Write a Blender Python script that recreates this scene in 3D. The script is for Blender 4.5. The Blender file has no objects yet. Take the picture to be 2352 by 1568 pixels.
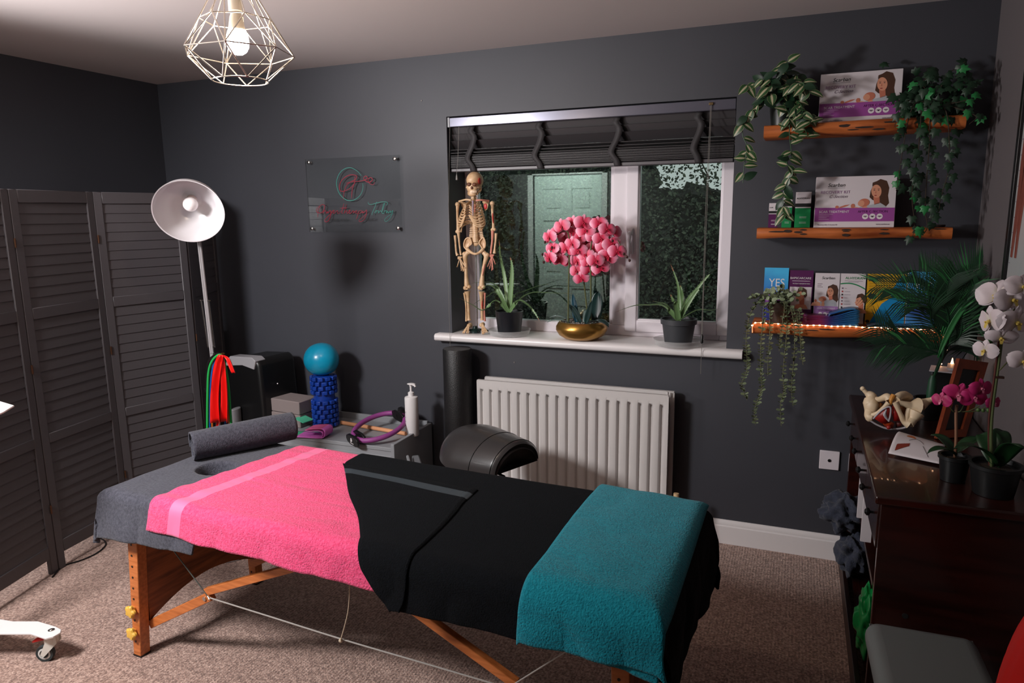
import bpy, math, random
from mathutils import Vector, Matrix
R = math.radians
rnd = random.Random(7)
S = bpy.context.scene
COL = S.collection

# ---------------- camera, world, lights, exposure ----------------
CAM = Vector((3.68797, -3.38839, 1.59449)); YAW, PITCH, ROLL, FPX = R(22.05762), R(10.18874), R(-0.69002), 1623.18
_f = Vector((-math.sin(YAW)*math.cos(PITCH), math.cos(YAW)*math.cos(PITCH), -math.sin(PITCH)))
_r = Vector((math.cos(YAW), math.sin(YAW), 0)); _u = _r.cross(_f)
CR = math.cos(ROLL)*_r + math.sin(ROLL)*_u; CU = -math.sin(ROLL)*_r + math.cos(ROLL)*_u
cam = bpy.data.objects.new('camera', bpy.data.cameras.new('camera')); COL.objects.link(cam)
cam.matrix_world = Matrix(((CR.x, CU.x, -_f.x, CAM.x), (CR.y, CU.y, -_f.y, CAM.y), (CR.z, CU.z, -_f.z, CAM.z), (0, 0, 0, 1)))
cam.data.sensor_width = 36; cam.data.lens = FPX/2352*36; cam.data.clip_start = .02
S.camera = cam
S.view_settings.view_transform = 'Standard'; S.view_settings.look = 'None'; S.view_settings.gamma = 1
S.view_settings.use_curve_mapping = False; S.view_settings.exposure = 0.0

w = bpy.data.worlds.new('overcast'); S.world = w; w.use_nodes = True
w.node_tree.nodes['Background'].inputs[0].default_value = (.90, .93, .93, 1)
w.node_tree.nodes['Background'].inputs[1].default_value = 0.62

def light(name, kind, loc, target, power, color, size, **k):
    l = bpy.data.lights.new(name, kind); l.energy = power; l.color = color
    if kind == 'AREA': l.size = size
    else: l.shadow_soft_size = size
    for a, b in k.items(): setattr(l, a, b)
    o = bpy.data.objects.new(name, l); COL.objects.link(o); o.location = loc
    o.rotation_euler = (Vector(target)-Vector(loc)).to_track_quat('-Z', 'Y').to_euler(); return o
# flash head standing beside the door behind the photographer; then two added fill spots
light('flash_key', 'SPOT', (1.0, -3.1, 2.28), (1.4, -1.15, .75), 420, (1, .975, .98), .25, spot_size=R(110), spot_blend=1.0)
light('ceiling_fill', 'SPOT', (.35, -2.6, 1.6), (1.95, -1.5, 2.4), 290, (1, .95, .95), .15, spot_size=R(88), spot_blend=1.0)  # added spot, stands in for flash bounce on the ceiling
light('door_fill', 'SPOT', (1.3, -2.7, 2.25), (1.33, -3.6, 1.7), 135, (.93, 1, .97), .08, spot_size=R(120), spot_blend=1.0)  # added spot, brightens the door so the window glass reflects it

def wp(px, py, axis, val):
    """point of the room on the plane axis = val that the photograph's pixel looks at"""
    d = (px-1176)/FPX*CR - (py-784)/FPX*CU + _f
    i = 'xyz'.index(axis); t = (val-CAM[i])/d[i]; return CAM + d*t

# ---------------- materials ----------------
def lin(c):
    c = c/255; return c/12.92 if c <= .04045 else ((c+.055)/1.055)**2.4
def rgb(c): return (lin(c[0]), lin(c[1]), lin(c[2]), 1)
def mat(name, c, rough=.5, metal=0, bump=None, var=None, sheen=0, coat=0, emit=None, ramp=None, trans=0, rib=None, spec=None):
    m = bpy.data.materials.new(name); m.use_nodes = True; nt = m.node_tree; N = nt.nodes; b = N['Principled BSDF']
    b.inputs['Base Color'].default_value = rgb(c); b.inputs['Roughness'].default_value = rough; b.inputs['Metallic'].default_value = metal
    if sheen: b.inputs['Sheen Weight'].default_value = sheen
    if coat: b.inputs['Coat Weight'].default_value = coat
    if spec is not None: b.inputs['Specular IOR Level'].default_value = spec
    if trans: b.inputs['Transmission Weight'].default_value = trans
    if emit: b.inputs['Emission Color'].default_value = rgb(emit[0]); b.inputs['Emission Strength'].default_value = emit[1]
    tc = N.new('ShaderNodeTexCoord')
    if ramp:      # colour along the 't' attribute of the mesh (petal base to edge, leaf midrib to margin)
        at = N.new('ShaderNodeAttribute'); at.attribute_name = 't'; cr = N.new('ShaderNodeValToRGB')
        e = cr.color_ramp.elements
        while len(e) < len(ramp): e.new(.5)
        for i, (p, cc) in enumerate(ramp): e[i].position = p; e[i].color = rgb(cc)
        nt.links.new(at.outputs['Fac'], cr.inputs[0]); nt.links.new(cr.outputs[0], b.inputs['Base Color'])
    if var:       # (scale, second colour, low, high[, stretch])
        no = N.new('ShaderNodeTexNoise'); no.inputs['Scale'].default_value = var[0]; no.inputs['Detail'].default_value = 5
        mp = N.new('ShaderNodeMapping'); mp.inputs['Scale'].default_value = var[4] if len(var) > 4 else (1, 1, 1)
        nt.links.new(tc.outputs['Object'], mp.inputs[0]); nt.links.new(mp.outputs[0], no.inputs['Vector'])
        mr = N.new('ShaderNodeMapRange'); mr.inputs[1].default_value = var[2]; mr.inputs[2].default_value = var[3]
        nt.links.new(no.outputs[0], mr.inputs[0])
        mx = N.new('ShaderNodeMix'); mx.data_type = 'RGBA'; mx.inputs[6].default_value = rgb(c); mx.inputs[7].default_value = rgb(var[1])
        nt.links.new(mr.outputs[0], mx.inputs[0]); nt.links.new(mx.outputs[2], b.inputs['Base Color'])
    if bump:      # (scale, strength, distance)
        no = N.new('ShaderNodeTexNoise'); no.inputs['Scale'].default_value = bump[0]; no.inputs['Detail'].default_value = 3
        nt.links.new(tc.outputs['Object'], no.inputs['Vector'])
        bp = N.new('ShaderNodeBump'); bp.inputs['Strength'].default_value = bump[1]; bp.inputs['Distance'].default_value = bump[2]
        nt.links.new(no.outputs[0], bp.inputs['Height']); nt.links.new(bp.outputs[0], b.inputs['Normal'])
    return m

# ---------------- mesh builder ----------------
def catmull(pts, n=6):
    P = [Vector(p) for p in pts]
    if len(P) < 3: return P
    P = [P[0]*2-P[1]] + P + [P[-1]*2-P[-2]]; out = []
    for i in range(1, len(P)-2):
        for k in range(n):
            t = k/n; a, b, c, d = P[i-1:i+3]
            out.append(.5*((2*b)+(c-a)*t+(2*a-5*b+4*c-d)*t*t+(3*b-a-3*c+d)*t**3))
    out.append(P[-2]); return out
class MB:
    def __init__(s): s.v = []; s.f = []; s.m = []; s.t = {}
    def add(s, vs, fs, mi=0, M=None, t=None):
        o = len(s.v)
        s.v += [tuple(M @ Vector(p)) if M is not None else tuple(p) for p in vs]
        s.f += [tuple(i+o for i in f) for f in fs]; s.m += [mi]*len(fs)
        if t:
            for i, q in enumerate(t): s.t[o+i] = q
        return s
    def box(s, a, b, mi=0, M=None):
        x0, y0, z0 = a; x1, y1, z1 = b
        return s.add([(x0,y0,z0),(x1,y0,z0),(x1,y1,z0),(x0,y1,z0),(x0,y0,z1),(x1,y0,z1),(x1,y1,z1),(x0,y1,z1)],
            [(0,3,2,1),(4,5,6,7),(0,1,5,4),(1,2,6,5),(2,3,7,6),(3,0,4,7)], mi, M)
    def cbox(s, c, d, mi=0, M=None): return s.box([c[i]-d[i]/2 for i in range(3)], [c[i]+d[i]/2 for i in range(3)], mi, M)
    def tube(s, pts, r, n=8, mi=0, smooth=0, M=None, flat=1.0, cap=True):
        P = catmull(pts, smooth) if smooth else [Vector(p) for p in pts]
        k = len(P)
        if isinstance(r, (int, float)): rr = [r]*k
        else:
            rr = []
            for i in range(k):
                x = i/(k-1)*(len(r)-1); j = min(int(x), len(r)-2); rr.append(r[j]+(r[j+1]-r[j])*(x-j))
        T = [(P[min(i+1, k-1)]-P[max(i-1, 0)]).normalized() for i in range(k)]
        up = Vector((0, 0, 1)) if abs(T[0].z) < .9 else Vector((1, 0, 0))
        A = (up - T[0]*up.dot(T[0])).normalized(); vs = []; fs = []
        for i in range(k):
            A = (A - T[i]*A.dot(T[i])).normalized(); B = T[i].cross(A)
            for j in range(n):
                q = 2*math.pi*j/n; vs.append(P[i] + A*(rr[i]*math.cos(q)*flat) + B*(rr[i]*math.sin(q)))
        for i in range(k-1):
            for j in range(n): fs.append((i*n+j, i*n+(j+1)%n, (i+1)*n+(j+1)%n, (i+1)*n+j))
        if cap: fs.append(tuple(range(n-1, -1, -1))); fs.append(tuple(range((k-1)*n, k*n)))
        return s.add(vs, fs, mi, M)
    def lathe(s, prof, c=(0,0,0), n=32, mi=0, M=None, sx=1, sy=1, cap=True, fn=None):
        vs = []; fs = []; k = len(prof)
        for i, (r, z) in enumerate(prof):
            for j in range(n):
                q = 2*math.pi*j/n; rr = r*(fn(q, i/(k-1)) if fn else 1)
                vs.append((c[0]+rr*math.cos(q)*sx, c[1]+rr*math.sin(q)*sy, c[2]+z))
        for i in range(k-1):
            for j in range(n): fs.append((i*n+j, i*n+(j+1)%n, (i+1)*n+(j+1)%n, (i+1)*n+j))
        if cap: fs.append(tuple(range(n-1, -1, -1))); fs.append(tuple(range((k-1)*n, k*n)))
        return s.add(vs, fs, mi, M)
    def ball(s, c, r, n=16, mi=0, sc=(1,1,1), M=None, fn=None, t=None):
        m = n//2; vs = []; fs = []
        for i in range(m+1):
            a = math.pi*i/m
            for j in range(n):
                q = 2*math.pi*j/n; d = Vector((math.sin(a)*math.cos(q), math.sin(a)*math.sin(q), math.cos(a)))
                k = fn(d) if fn else 1
                vs.append((c[0]+r*sc[0]*d.x*k, c[1]+r*sc[1]*d.y*k, c[2]+r*sc[2]*d.z*k))
        for i in range(m):
            for j in range(n): fs.append((i*n+j, (i+1)*n+j, (i+1)*n+(j+1)%n, i*n+(j+1)%n))
        return s.add(vs, fs, mi, M)
    def poly(s, pts, mi=0, M=None, ext=None):
        n = len(pts); vs = [Vector(p) for p in pts]
        if ext is None: return s.add(vs, [tuple(range(n))], mi, M)
        e = Vector(ext); vs2 = vs + [p+e for p in vs]
        return s.add(vs2, [tuple(range(n-1,-1,-1)), tuple(range(n, 2*n))] + [(i, (i+1)%n, n+(i+1)%n, n+i) for i in range(n)], mi, M)
    def grid(s, fn, nu, nv, mi=0, M=None, tf=None, mf=None):
        vs = [fn(i/nu, j/nv) for j in range(nv+1) for i in range(nu+1)]; o = len(s.v)
        s.v += [tuple(M @ Vector(p)) if M is not None else tuple(p) for p in vs]
        for j in range(nv):
            for i in range(nu):
                a = o+j*(nu+1)+i; s.f.append((a, a+1, a+nu+2, a+nu+1)); s.m.append(mf((i+.5)/nu, (j+.5)/nv) if mf else mi)
        if tf:
            for j in range(nv+1):
                for i in range(nu+1): s.t[o+j*(nu+1)+i] = tf(i/nu, j/nv)
        return s
    def build(s, name, mats, parent=None, world=False, smooth=True, ang=35, bevel=0, seg=2, solid=0, sub=0, label=None, origin=True):
        me = bpy.data.meshes.new(name); vs = s.v
        loc = Vector((0, 0, 0))
        if parent is not None and world:
            iv = PM[parent.name].inverted(); vs = [tuple(iv @ Vector(p)) for p in vs]
        elif parent is None and origin:
            xs = [p[0] for p in vs]; ys = [p[1] for p in vs]; zs = [p[2] for p in vs]
            loc = Vector(((min(xs)+max(xs))/2, (min(ys)+max(ys))/2, min(zs))); vs = [tuple(Vector(p)-loc) for p in vs]
        me.from_pydata(vs, [], s.f); me.validate()
        if not isinstance(mats, (list, tuple)): mats = [mats]
        for m in mats: me.materials.append(m)
        if len(me.polygons) == len(s.m):
            for p, k in zip(me.polygons, s.m): p.material_index = k
        if s.t:
            at = me.attributes.new('t', 'FLOAT', 'POINT')
            for i, q in s.t.items(): at.data[i].value = q
        if smooth:
            me.shade_smooth(); me.set_sharp_from_angle(angle=R(ang))
        o = bpy.data.objects.new(name, me); COL.objects.link(o)
        if parent is not None:
            o.parent = parent; PM[o.name] = PM[parent.name].copy()
        else: o.location = loc; PM[o.name] = Matrix.Translation(loc)
        if bevel: b = o.modifiers.new('bevel', 'BEVEL'); b.width = bevel; b.segments = seg; b.limit_method = 'ANGLE'; b.angle_limit = R(40)
        if sub: b = o.modifiers.new('sub', 'SUBSURF'); b.levels = sub; b.render_levels = sub
        if solid: b = o.modifiers.new('solid', 'SOLIDIFY'); b.thickness = abs(solid); b.offset = 1 if solid > 0 else -1
        if label: o['label'] = label
        return o
PM = {}
def thing(name, label, cat, loc=(0,0,0), rz=0, group=None):
    o = bpy.data.objects.new(name, None); COL.objects.link(o); o.location = loc; o.rotation_euler = (0, 0, rz)
    o.empty_display_size = .05
    PM[o.name] = Matrix.Translation(Vector(loc)) @ Matrix.Rotation(rz, 4, 'Z'); return tag(o, label, cat, group)
def tag(o, label, cat, group=None, kind=None):
    o['label'] = label; o['category'] = cat
    if group: o['group'] = group
    if kind: o['kind'] = kind
    return o
def struct(o, label=None):
    o['kind'] = 'structure'
    if label: o['label'] = label
    return o
def text(name, body, size, m, M, parent, world=True, depth=.0004, shear=0, align='LEFT', sx=1.0):
    c = bpy.data.curves.new(name, 'FONT'); c.body = body; c.size = size; c.extrude = depth; c.shear = shear; c.align_x = align
    o = bpy.data.objects.new('tmp', c); COL.objects.link(o)
    dg = bpy.context.evaluated_depsgraph_get(); me = bpy.data.meshes.new_from_object(o.evaluated_get(dg))
    bpy.data.objects.remove(o)
    MM = M @ Matrix.Diagonal((sx, 1, 1, 1))
    if world: MM = PM[parent.name].inverted() @ MM
    me.transform(MM); me.materials.clear(); me.materials.append(m)
    t = bpy.data.objects.new(name, me); COL.objects.link(t); t.parent = parent; PM[t.name] = PM[parent.name].copy(); return t
def FX(x, y, z, tilt=0, rz=0):   # frame of a print that faces the room: text x to the right, text y up
    return Matrix.Translation((x, y, z)) @ Matrix.Rotation(rz, 4, 'Z') @ Matrix.Rotation(R(90)+tilt, 4, 'X')
def leaf(mb, p, d, up, L, W, bend=.2, mi=0, nl=6, cup=.15, prof=None, tmode='across'):
    """leaf blade from p along d; bend droops the tip away from up"""
    d = Vector(d).normalized(); up = Vector(up); up = (up-d*up.dot(d))
    if up.length < 1e-3: up = Vector((1, 0, 0)) - d*d.x
    up.normalize(); side = d.cross(up)
    prof = prof or (lambda t: math.sin(math.pi*min(1, t**.75))**.8)
    def fn(a, b):
        x = (a-.5)*2; wv = W/2*prof(b)
        return Vector(p) + d*(L*b*(1-.25*bend*b)) - up*(bend*L*b*b) + side*(x*wv) + up*(cup*abs(x)*wv)
    mb.grid(fn, 4, nl, mi, tf=(lambda a, b: abs(a-.5)*2) if tmode == 'across' else (lambda a, b: b))

# shared materials
M_wall = mat('dark_slate_paint', (60, 61, 68), .55, bump=(60, .12, .002), var=(1.6, (55, 56, 63), .3, .7))
M_ceil = mat('white_ceiling_paint', (205, 196, 194), .8, bump=(90, .1, .001))
M_white = mat('white_gloss_paint', (225, 220, 220), .3)
M_upvc = mat('white_upvc', (222, 214, 220), .32)
M_black = mat('black_plastic', (14, 14, 15), .35)
M_mattblack = mat('matt_black', (16, 16, 17), .7)
M_chrome = mat('polished_chrome', (205, 202, 198), .18, 1)
M_screenpaint = mat('charcoal_painted_wood', (74, 70, 73), .5, bump=(40, .1, .001))
M_wallgrey = mat('lighter_side_wall', (98, 92, 94), .6, bump=(60, .1, .001))
M_wood = mat('beech_wood', (208, 122, 66), .38, var=(9, (172, 92, 42), .35, .7, (1, 9, 9)))
M_woodp = mat('beech_panel', (160, 90, 48), .5, var=(7, (100, 50, 22), .35, .7, (9, 1, 9)))
M_slab = mat('live_edge_pine', (190, 105, 52), .42, var=(5, (128, 58, 24), .42, .72, (1, 6, 9)))
M_knot = mat('bark_inclusion', (42, 24, 14), .7)
M_mahog = mat('dark_mahogany', (50, 17, 12), .25, var=(4, (28, 10, 7), .35, .7, (1, 4, 10)), coat=.25)
M_green = mat('leaf_green', (38, 78, 40), .5)
M_dkgreen = mat('ivy_green', (20, 50, 30), .5)
M_soil = mat('potting_soil', (48, 38, 30), .9, bump=(120, .5, .01))
M_ink = mat('black_ink', (22, 20, 22), .6)
M_inkw = mat('white_ink', (225, 220, 222), .5)
M_card = mat('white_card', (214, 206, 210), .45)
M_purple = mat('purple_print', (150, 72, 148), .45)
M_dkpurple = mat('plum_print', (80, 16, 76), .45)
M_skin = mat('printed_skin', (214, 150, 120), .5)
M_skin2 = mat('printed_skin_shade', (190, 112, 88), .5)
M_hair = mat('printed_brown_hair', (74, 46, 32), .5)
M_rose = mat('printed_rose', (160, 50, 55), .5)
M_greyink = mat('grey_ink', (120, 100, 116), .6)
# ================= the room =================
W_, D_, H_ = 4.355, -3.6, 2.4
WX0, WX1, WZ0, WZ1, REV = 1.965, 3.397, .925, 2.093, .2
b = MB()
for x0, x1, z0, z1 in ((0, WX0, 0, H_), (WX1, W_, 0, H_), (WX0, WX1, 0, WZ0), (WX0, WX1, WZ1, H_)): b.box((x0, 0, z0), (x1, .3, z1))
struct(b.build('wall_back', M_wall, smooth=False), 'dark slate painted wall with the window')
struct(MB().box((-.1, D_, 0), (0, .3, H_)).build('wall_left', M_wall, smooth=False), 'dark slate painted wall behind the folding screen')
struct(MB().box((W_, D_, 0), (W_+.1, .3, H_)).build('wall_right', M_wallgrey, smooth=False), 'grey side wall beside the cabinet')
b = MB()
for x0, x1, z0, z1 in ((-.1, .93, 0, H_), (1.73, W_+.1, 0, H_), (.93, 1.73, 2.03, H_)): b.box((x0, D_-.1, z0), (x1, D_, z1))
struct(b.build('wall_front', M_wallgrey, smooth=False))
struct(MB().box((-.1, D_-.1, H_), (W_+.1, .3, H_+.1)).build('ceiling', M_ceil, smooth=False), 'white ceiling')
# carpet
M_carpet = mat('beige_brown_carpet', (172, 146, 134), .95, sheen=.2)
nt = M_carpet.node_tree; N = nt.nodes; L = nt.links; bs = N['Principled BSDF']; tc = N['Texture Coordinate']
vo = N.new('ShaderNodeTexVoronoi'); vo.inputs['Scale'].default_value = 170; L.new(tc.outputs['Object'], vo.inputs['Vector'])
n1 = N.new('ShaderNodeTexNoise'); n1.inputs['Scale'].default_value = 125; n1.inputs['Detail'].default_value = 4; L.new(tc.outputs['Object'], n1.inputs['Vector'])
cr = N.new('ShaderNodeValToRGB'); e = cr.color_ramp.elements; e[0].position = .36; e[0].color = rgb((122, 96, 86)); e[1].position = .66; e[1].color = rgb((192, 162, 148)); q = e.new(.5); q.color = rgb((160, 129, 116))
L.new(n1.outputs[0], cr.inputs[0]); L.new(cr.outputs[0], bs.inputs['Base Color'])
wv = N.new('ShaderNodeTexWave'); wv.inputs['Scale'].default_value = 26; wv.inputs['Distortion'].default_value = 1.2; wv.bands_direction = 'X'; L.new(tc.outputs['Object'], wv.inputs['Vector'])
ma = N.new('ShaderNodeMath'); ma.operation = 'MULTIPLY_ADD'; ma.inputs[1].default_value = .45; L.new(wv.outputs['Fac'], ma.inputs[0]); L.new(vo.outputs['Distance'], ma.inputs[2])
bu = N.new('ShaderNodeBump'); bu.inputs['Strength'].default_value = .5; bu.inputs['Distance'].default_value = .008; L.new(ma.outputs[0], bu.inputs['Height']); L.new(bu.outputs[0], bs.inputs['Normal'])
struct(MB().box((-.1, D_-.1, -.1), (W_+.1, .3, 0)).build('floor', M_carpet, smooth=False), 'beige brown flecked carpet')
# skirting boards
def skirt(name, p0, p1, nrm):
    prof = [(0, 0), (.018, 0), (.018, .088), (.014, .094), (.014, .1), (.009, .112), (.004, .118), (0, .118)]
    d = Vector(p1)-Vector(p0); n = Vector(nrm)
    MB().poly([Vector(p0)+n*a+Vector((0, 0, z)) for a, z in prof], ext=d).build(name, M_white, ang=30)
    struct(bpy.data.objects[name])
skirt('baseboard_back', (.0, 0, 0), (W_, 0, 0), (0, -1, 0))
skirt('baseboard_left', (0, D_, 0), (0, -.018, 0), (1, 0, 0))
skirt('baseboard_right', (W_, -.018, 0), (W_, D_, 0), (-1, 0, 0))

# ---- window ----
wn = thing('window_1', 'white plastic window with a fixed pane and an opening casement', 'window'); struct(wn)
del wn['category']
FY = REV
b = MB()   # outer frame with mullion
def ring(b, x0, x1, z0, z1, t, y0, y1, mi=0):
    tl, tr, tb, tt = t if isinstance(t, tuple) else (t,)*4
    b.box((x0, y0, z0), (x0+tl, y1, z1), mi); b.box((x1-tr, y0, z0), (x1, y1, z1), mi)
    b.box((x0+tl, y0, z0), (x1-tr, y1, z0+tb), mi); b.box((x0+tl, y0, z1-tt), (x1-tr, y1, z1), mi)
ring(b, WX0, WX1, .965, WZ1, .055, FY, FY+.07); b.box((2.80, FY, 1.02), (2.872, FY+.07, 2.03))
b.build('window_frame', M_upvc, wn, bevel=.004)
b = MB(); ring(b, WX0+.05, 2.803, 1.0, 2.05, .022, FY+.012, FY+.05); b.build('glazing_bead', M_upvc, wn, bevel=.006)
b = MB(); ring(b, 2.868, WX1-.004, .99, 2.07, .062, FY-.014, FY+.04); b.build('casement_frame', M_upvc, wn, bevel=.006)
b = MB(); ring(b, 2.868+.056, WX1-.06, 1.046, 2.014, .012, FY-.006, FY+.03); b.build('glazing_bead', M_upvc, wn, bevel=.004)
g = bpy.data.materials.new('window_glass'); g.use_nodes = True; nt = g.node_tree; nt.nodes.clear()
out = nt.nodes.new('ShaderNodeOutputMaterial'); tr = nt.nodes.new('ShaderNodeBsdfTransparent'); gl = nt.nodes.new('ShaderNodeBsdfGlossy'); gl.inputs['Roughness'].default_value = .015
mx = nt.nodes.new('ShaderNodeMixShader'); fr = nt.nodes.new('ShaderNodeFresnel'); fr.inputs[0].default_value = 1.85
gl.inputs['Color'].default_value = (.86, 1, .94, 1); tr.inputs[0].default_value = (.86, .93, .9, 1)
nt.links.new(fr.outputs[0], mx.inputs[0]); nt.links.new(tr.outputs[0], mx.inputs[1]); nt.links.new(gl.outputs[0], mx.inputs[2]); nt.links.new(mx.outputs[0], out.inputs[0])
M_glass = g
MB().box((WX0+.06, FY+.03, 1.01), (2.80, FY+.034, 2.04)).build('pane', M_glass, wn, smooth=False)
MB().box((2.93, FY+.008, 1.05), (WX1-.06, FY+.012, 2.01)).build('pane', M_glass, wn, smooth=False)
b = MB(); b.cbox((2.897, FY-.022, 1.455), (.022, .016, .13)); b.cbox((2.897, FY-.034, 1.50), (.02, .018, .03))
b.tube([(2.897, FY-.04, 1.50), (2.895, FY-.058, 1.48), (2.893, FY-.06, 1.40), (2.893, FY-.06, 1.375)], [.010, .011, .010, .007], 10, smooth=4)
h = b.build('window_handle', M_upvc, wn, bevel=.003)
MB().tube([(2.897, FY-.045, 1.50), (2.897, FY-.052, 1.50)], .004, 10).build('handle_lock', M_chrome, h)
# sill board
b = MB(); x0, x1 = 1.887, 3.473
prof = [(-.03, .925), (-.052, .927), (-.062, .936), (-.062, .955), (-.052, .965), (0, .965)]
b.poly([(x0, y, z) for y, z in prof] + [(x0, 0, .925)], ext=(x1-x0, 0, 0))
b.box((WX0+.0005, 0, .926), (WX1-.0005, REV+.06, .965))
struct(b.build('trim_1', M_white, ang=50), 'white gloss window sill board')
# vertical seam-like cord lines come with the blind
# outside: hedge and sky
b = MB(); r2 = random.Random(3)
def outleaf(x, y, z, s):
    d = Vector((r2.uniform(-1, 1), r2.uniform(-.6, .6), r2.uniform(-1, .5))).normalized()
    n = Vector((r2.uniform(-.6, .6), -1, r2.uniform(-.2, 1))).normalized(); q = d.cross(n).normalized()
    p = Vector((x, y, z)); b.add([p, p+d*s*.5+q*s*.28, p+d*s, p+d*s*.5-q*s*.28], [(0, 1, 2, 3)], r2.choice((0, 0, 1, 2)))
from mathutils import noise as _ns
def canopy(x): return (2.3 if x < 2.3 else 1.86) + .22*_ns.noise(Vector((x*1.3, 0, 3))) + .12*_ns.noise(Vector((x*4, 0, 6)))
for i in range(70000):
    x = r2.uniform(-.6, 4.4); z = r2.uniform(.1, 2.7); y = 1.5 + r2.uniform(0, 1.3)
    g_ = _ns.noise(Vector((x*2.2, z*2.2+y, 4)))+.6*_ns.noise(Vector((x*6, z*6, 9)))+.35*_ns.noise(Vector((x*14, z*14, 1)))
    dens = .95 - max(0, z-canopy(x)+.35)*1.1 - max(0, g_)*(1.3 if z > canopy(x)-.5 else .35)
    if r2.random() > dens: continue
    outleaf(x, y, z, r2.uniform(.014, .042))
for k in range(60):      # branches
    x = r2.uniform(-1.6, 4.4); z = r2.uniform(0, 1.9); y = 2.1+r2.uniform(0, .5)
    b.tube([(x, y, z), (x+r2.uniform(-.3, .3), y-.1, z+.35), (x+r2.uniform(-.6, .6), y, z+r2.uniform(.5, .9))], [.006, .004, .0015], 5, 3, smooth=3)
hm = [mat('hedge_leaf', (52, 66, 50), .6), mat('hedge_leaf_pale', (92, 104, 84), .6), mat('hedge_leaf_dark', (28, 38, 30), .6), mat('hedge_branch', (66, 56, 44), .8)]
tag(b.build('hedge', hm, smooth=False), 'dark green overgrown hedge outside the window', 'hedge', kind='stuff')
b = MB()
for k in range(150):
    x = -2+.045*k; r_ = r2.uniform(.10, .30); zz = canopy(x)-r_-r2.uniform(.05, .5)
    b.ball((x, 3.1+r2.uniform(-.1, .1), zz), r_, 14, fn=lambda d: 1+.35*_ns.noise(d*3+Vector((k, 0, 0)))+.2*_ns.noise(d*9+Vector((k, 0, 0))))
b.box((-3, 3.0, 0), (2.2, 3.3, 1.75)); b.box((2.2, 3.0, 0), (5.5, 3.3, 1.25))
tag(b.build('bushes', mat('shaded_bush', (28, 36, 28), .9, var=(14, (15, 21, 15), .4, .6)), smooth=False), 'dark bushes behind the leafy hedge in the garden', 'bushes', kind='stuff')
struct(MB().box((-3, .3, -.1), (5.5, 4, 0)).build('ground', mat('garden_soil', (40, 46, 32), .95), smooth=False))

# door behind the photographer, seen reflected in the glass
dr = thing('door_1', 'white six panel door reflected in the window glass', 'door'); struct(dr); del dr['category']
M_door = mat('white_door', (225, 232, 228), .4)
b = MB(); X0, X1, Y = .95, 1.71, D_-.02
b.box((X0, Y-.035, .005), (X1, Y-.012, 2.0))
xs = [X0, X0+.10, (X0+X1)/2-.05, (X0+X1)/2+.05, X1-.10, X1]; zs = [.005, .2, .78, .93, 1.52, 1.62, 1.86, 2.0]
for k in (0, 2, 4): b.box((xs[k], Y-.012, .005), (xs[k+1], Y, 2.0))
for i in (1, 3):
    for k in (0, 2, 4, 6): b.box((xs[i], Y-.012, zs[k]), (xs[i+1], Y, zs[k+1]))
    for k in (1, 3, 5): b.box((xs[i]+.035, Y-.012, zs[k]+.035), (xs[i+1]-.035, Y-.003, zs[k+1]-.035))
b.build('door_leaf', M_door, dr, bevel=.004, smooth=False)
MB().tube([(X1-.05, Y+.0, 1.0), (X1-.05, Y+.05, 1.0), (X1-.15, Y+.05, 1.0)], .009, 10).build('door_handle', M_chrome, dr)
b = MB(); b.box((X0-.07, D_, 0), (X0-.01, D_+.016, 2.07)); b.box((X1+.01, D_, 0), (X1+.07, D_+.016, 2.07)); b.box((X0-.07, D_, 2.01), (X1+.07, D_+.016, 2.075))
struct(b.build('trim_2', M_white, bevel=.004), 'white door architrave')

# ================= venetian blind =================
bl = thing('venetian_blind', 'dark grey wooden venetian blind pulled up at the top of the window', 'blind', (2.68, .05, 1.82))
M_slat = mat('dark_grey_slat', (52, 49, 51), .5); M_rail = mat('satin_grey_rail', (105, 105, 118), .22, .55)
MB().box((WX0+.003, .006, 2.041), (WX1-.002, .062, 2.088)).build('headrail', M_rail, bl, world=True, bevel=.003)
MB().box((WX0+.003, .003, 2.040), (WX0+.016, .065, 2.09)).build('end_cap', mat('grey_cap', (120, 120, 124), .3), bl, world=True, bevel=.002)
b = MB(); sx0, sx1 = WX0+.006, WX1-.006
def slat(zc, ang, wd=.052, sag=0.0):
    Mx = Matrix.Translation(((sx0+sx1)/2, .05, zc)) @ Matrix.Rotation(R(ang), 4, 'X')
    b.cbox((0, 0, 0), (sx1-sx0, wd, .0032), M=Mx)
slat(2.018, -68); slat(1.984, -64); slat(1.954, -48)
for k in range(3): slat(1.921-k*.014, -14+r2.uniform(-3, 3))
for k in range(10): slat(1.887-k*.0056, -8+r2.uniform(-2, 2))
b.build('slats', M_slat, bl, world=True, smooth=False)
MB().box((sx0, .026, 1.816), (sx1, .076, 1.834)).build('bottom_rail', mat('blind_bottom_rail', (86, 82, 86), .4), bl, world=True, bevel=.004)
for x in (2.10, 2.468, 2.858, 3.236):
    b = MB(); off = r2.uniform(.7, 1.2)
    path = [(x, .019, 2.04), (x-.008, .016, 2.015), (x+.010, .018, 1.99), (x+.004, .016, 1.955), (x-.006, .014, 1.93), (x-.02*off, .012, 1.90), (x-.024*off, .010, 1.875), (x-.004, .012, 1.845), (x+.004, .018, 1.815)]
    P = catmull(path, 4)
    b.grid(lambda a, t: P[min(int(t*(len(P)-1)+.5), len(P)-1)] + Vector(((a-.5)*.032, 0, 0)), 1, len(P)-1)
    b.build('ladder_tape', mat('tape_grey', (44, 41, 43), .7), bl, world=True, solid=.0015)
M_cord = mat('grey_cord', (120, 116, 110), .6)
MB().tube([(2.035, .0, 2.04), (2.030, -.006, 1.9), (2.02, -.008, 1.80)], .0011, 6).build('pull_cord', M_cord, bl, world=True)
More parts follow.
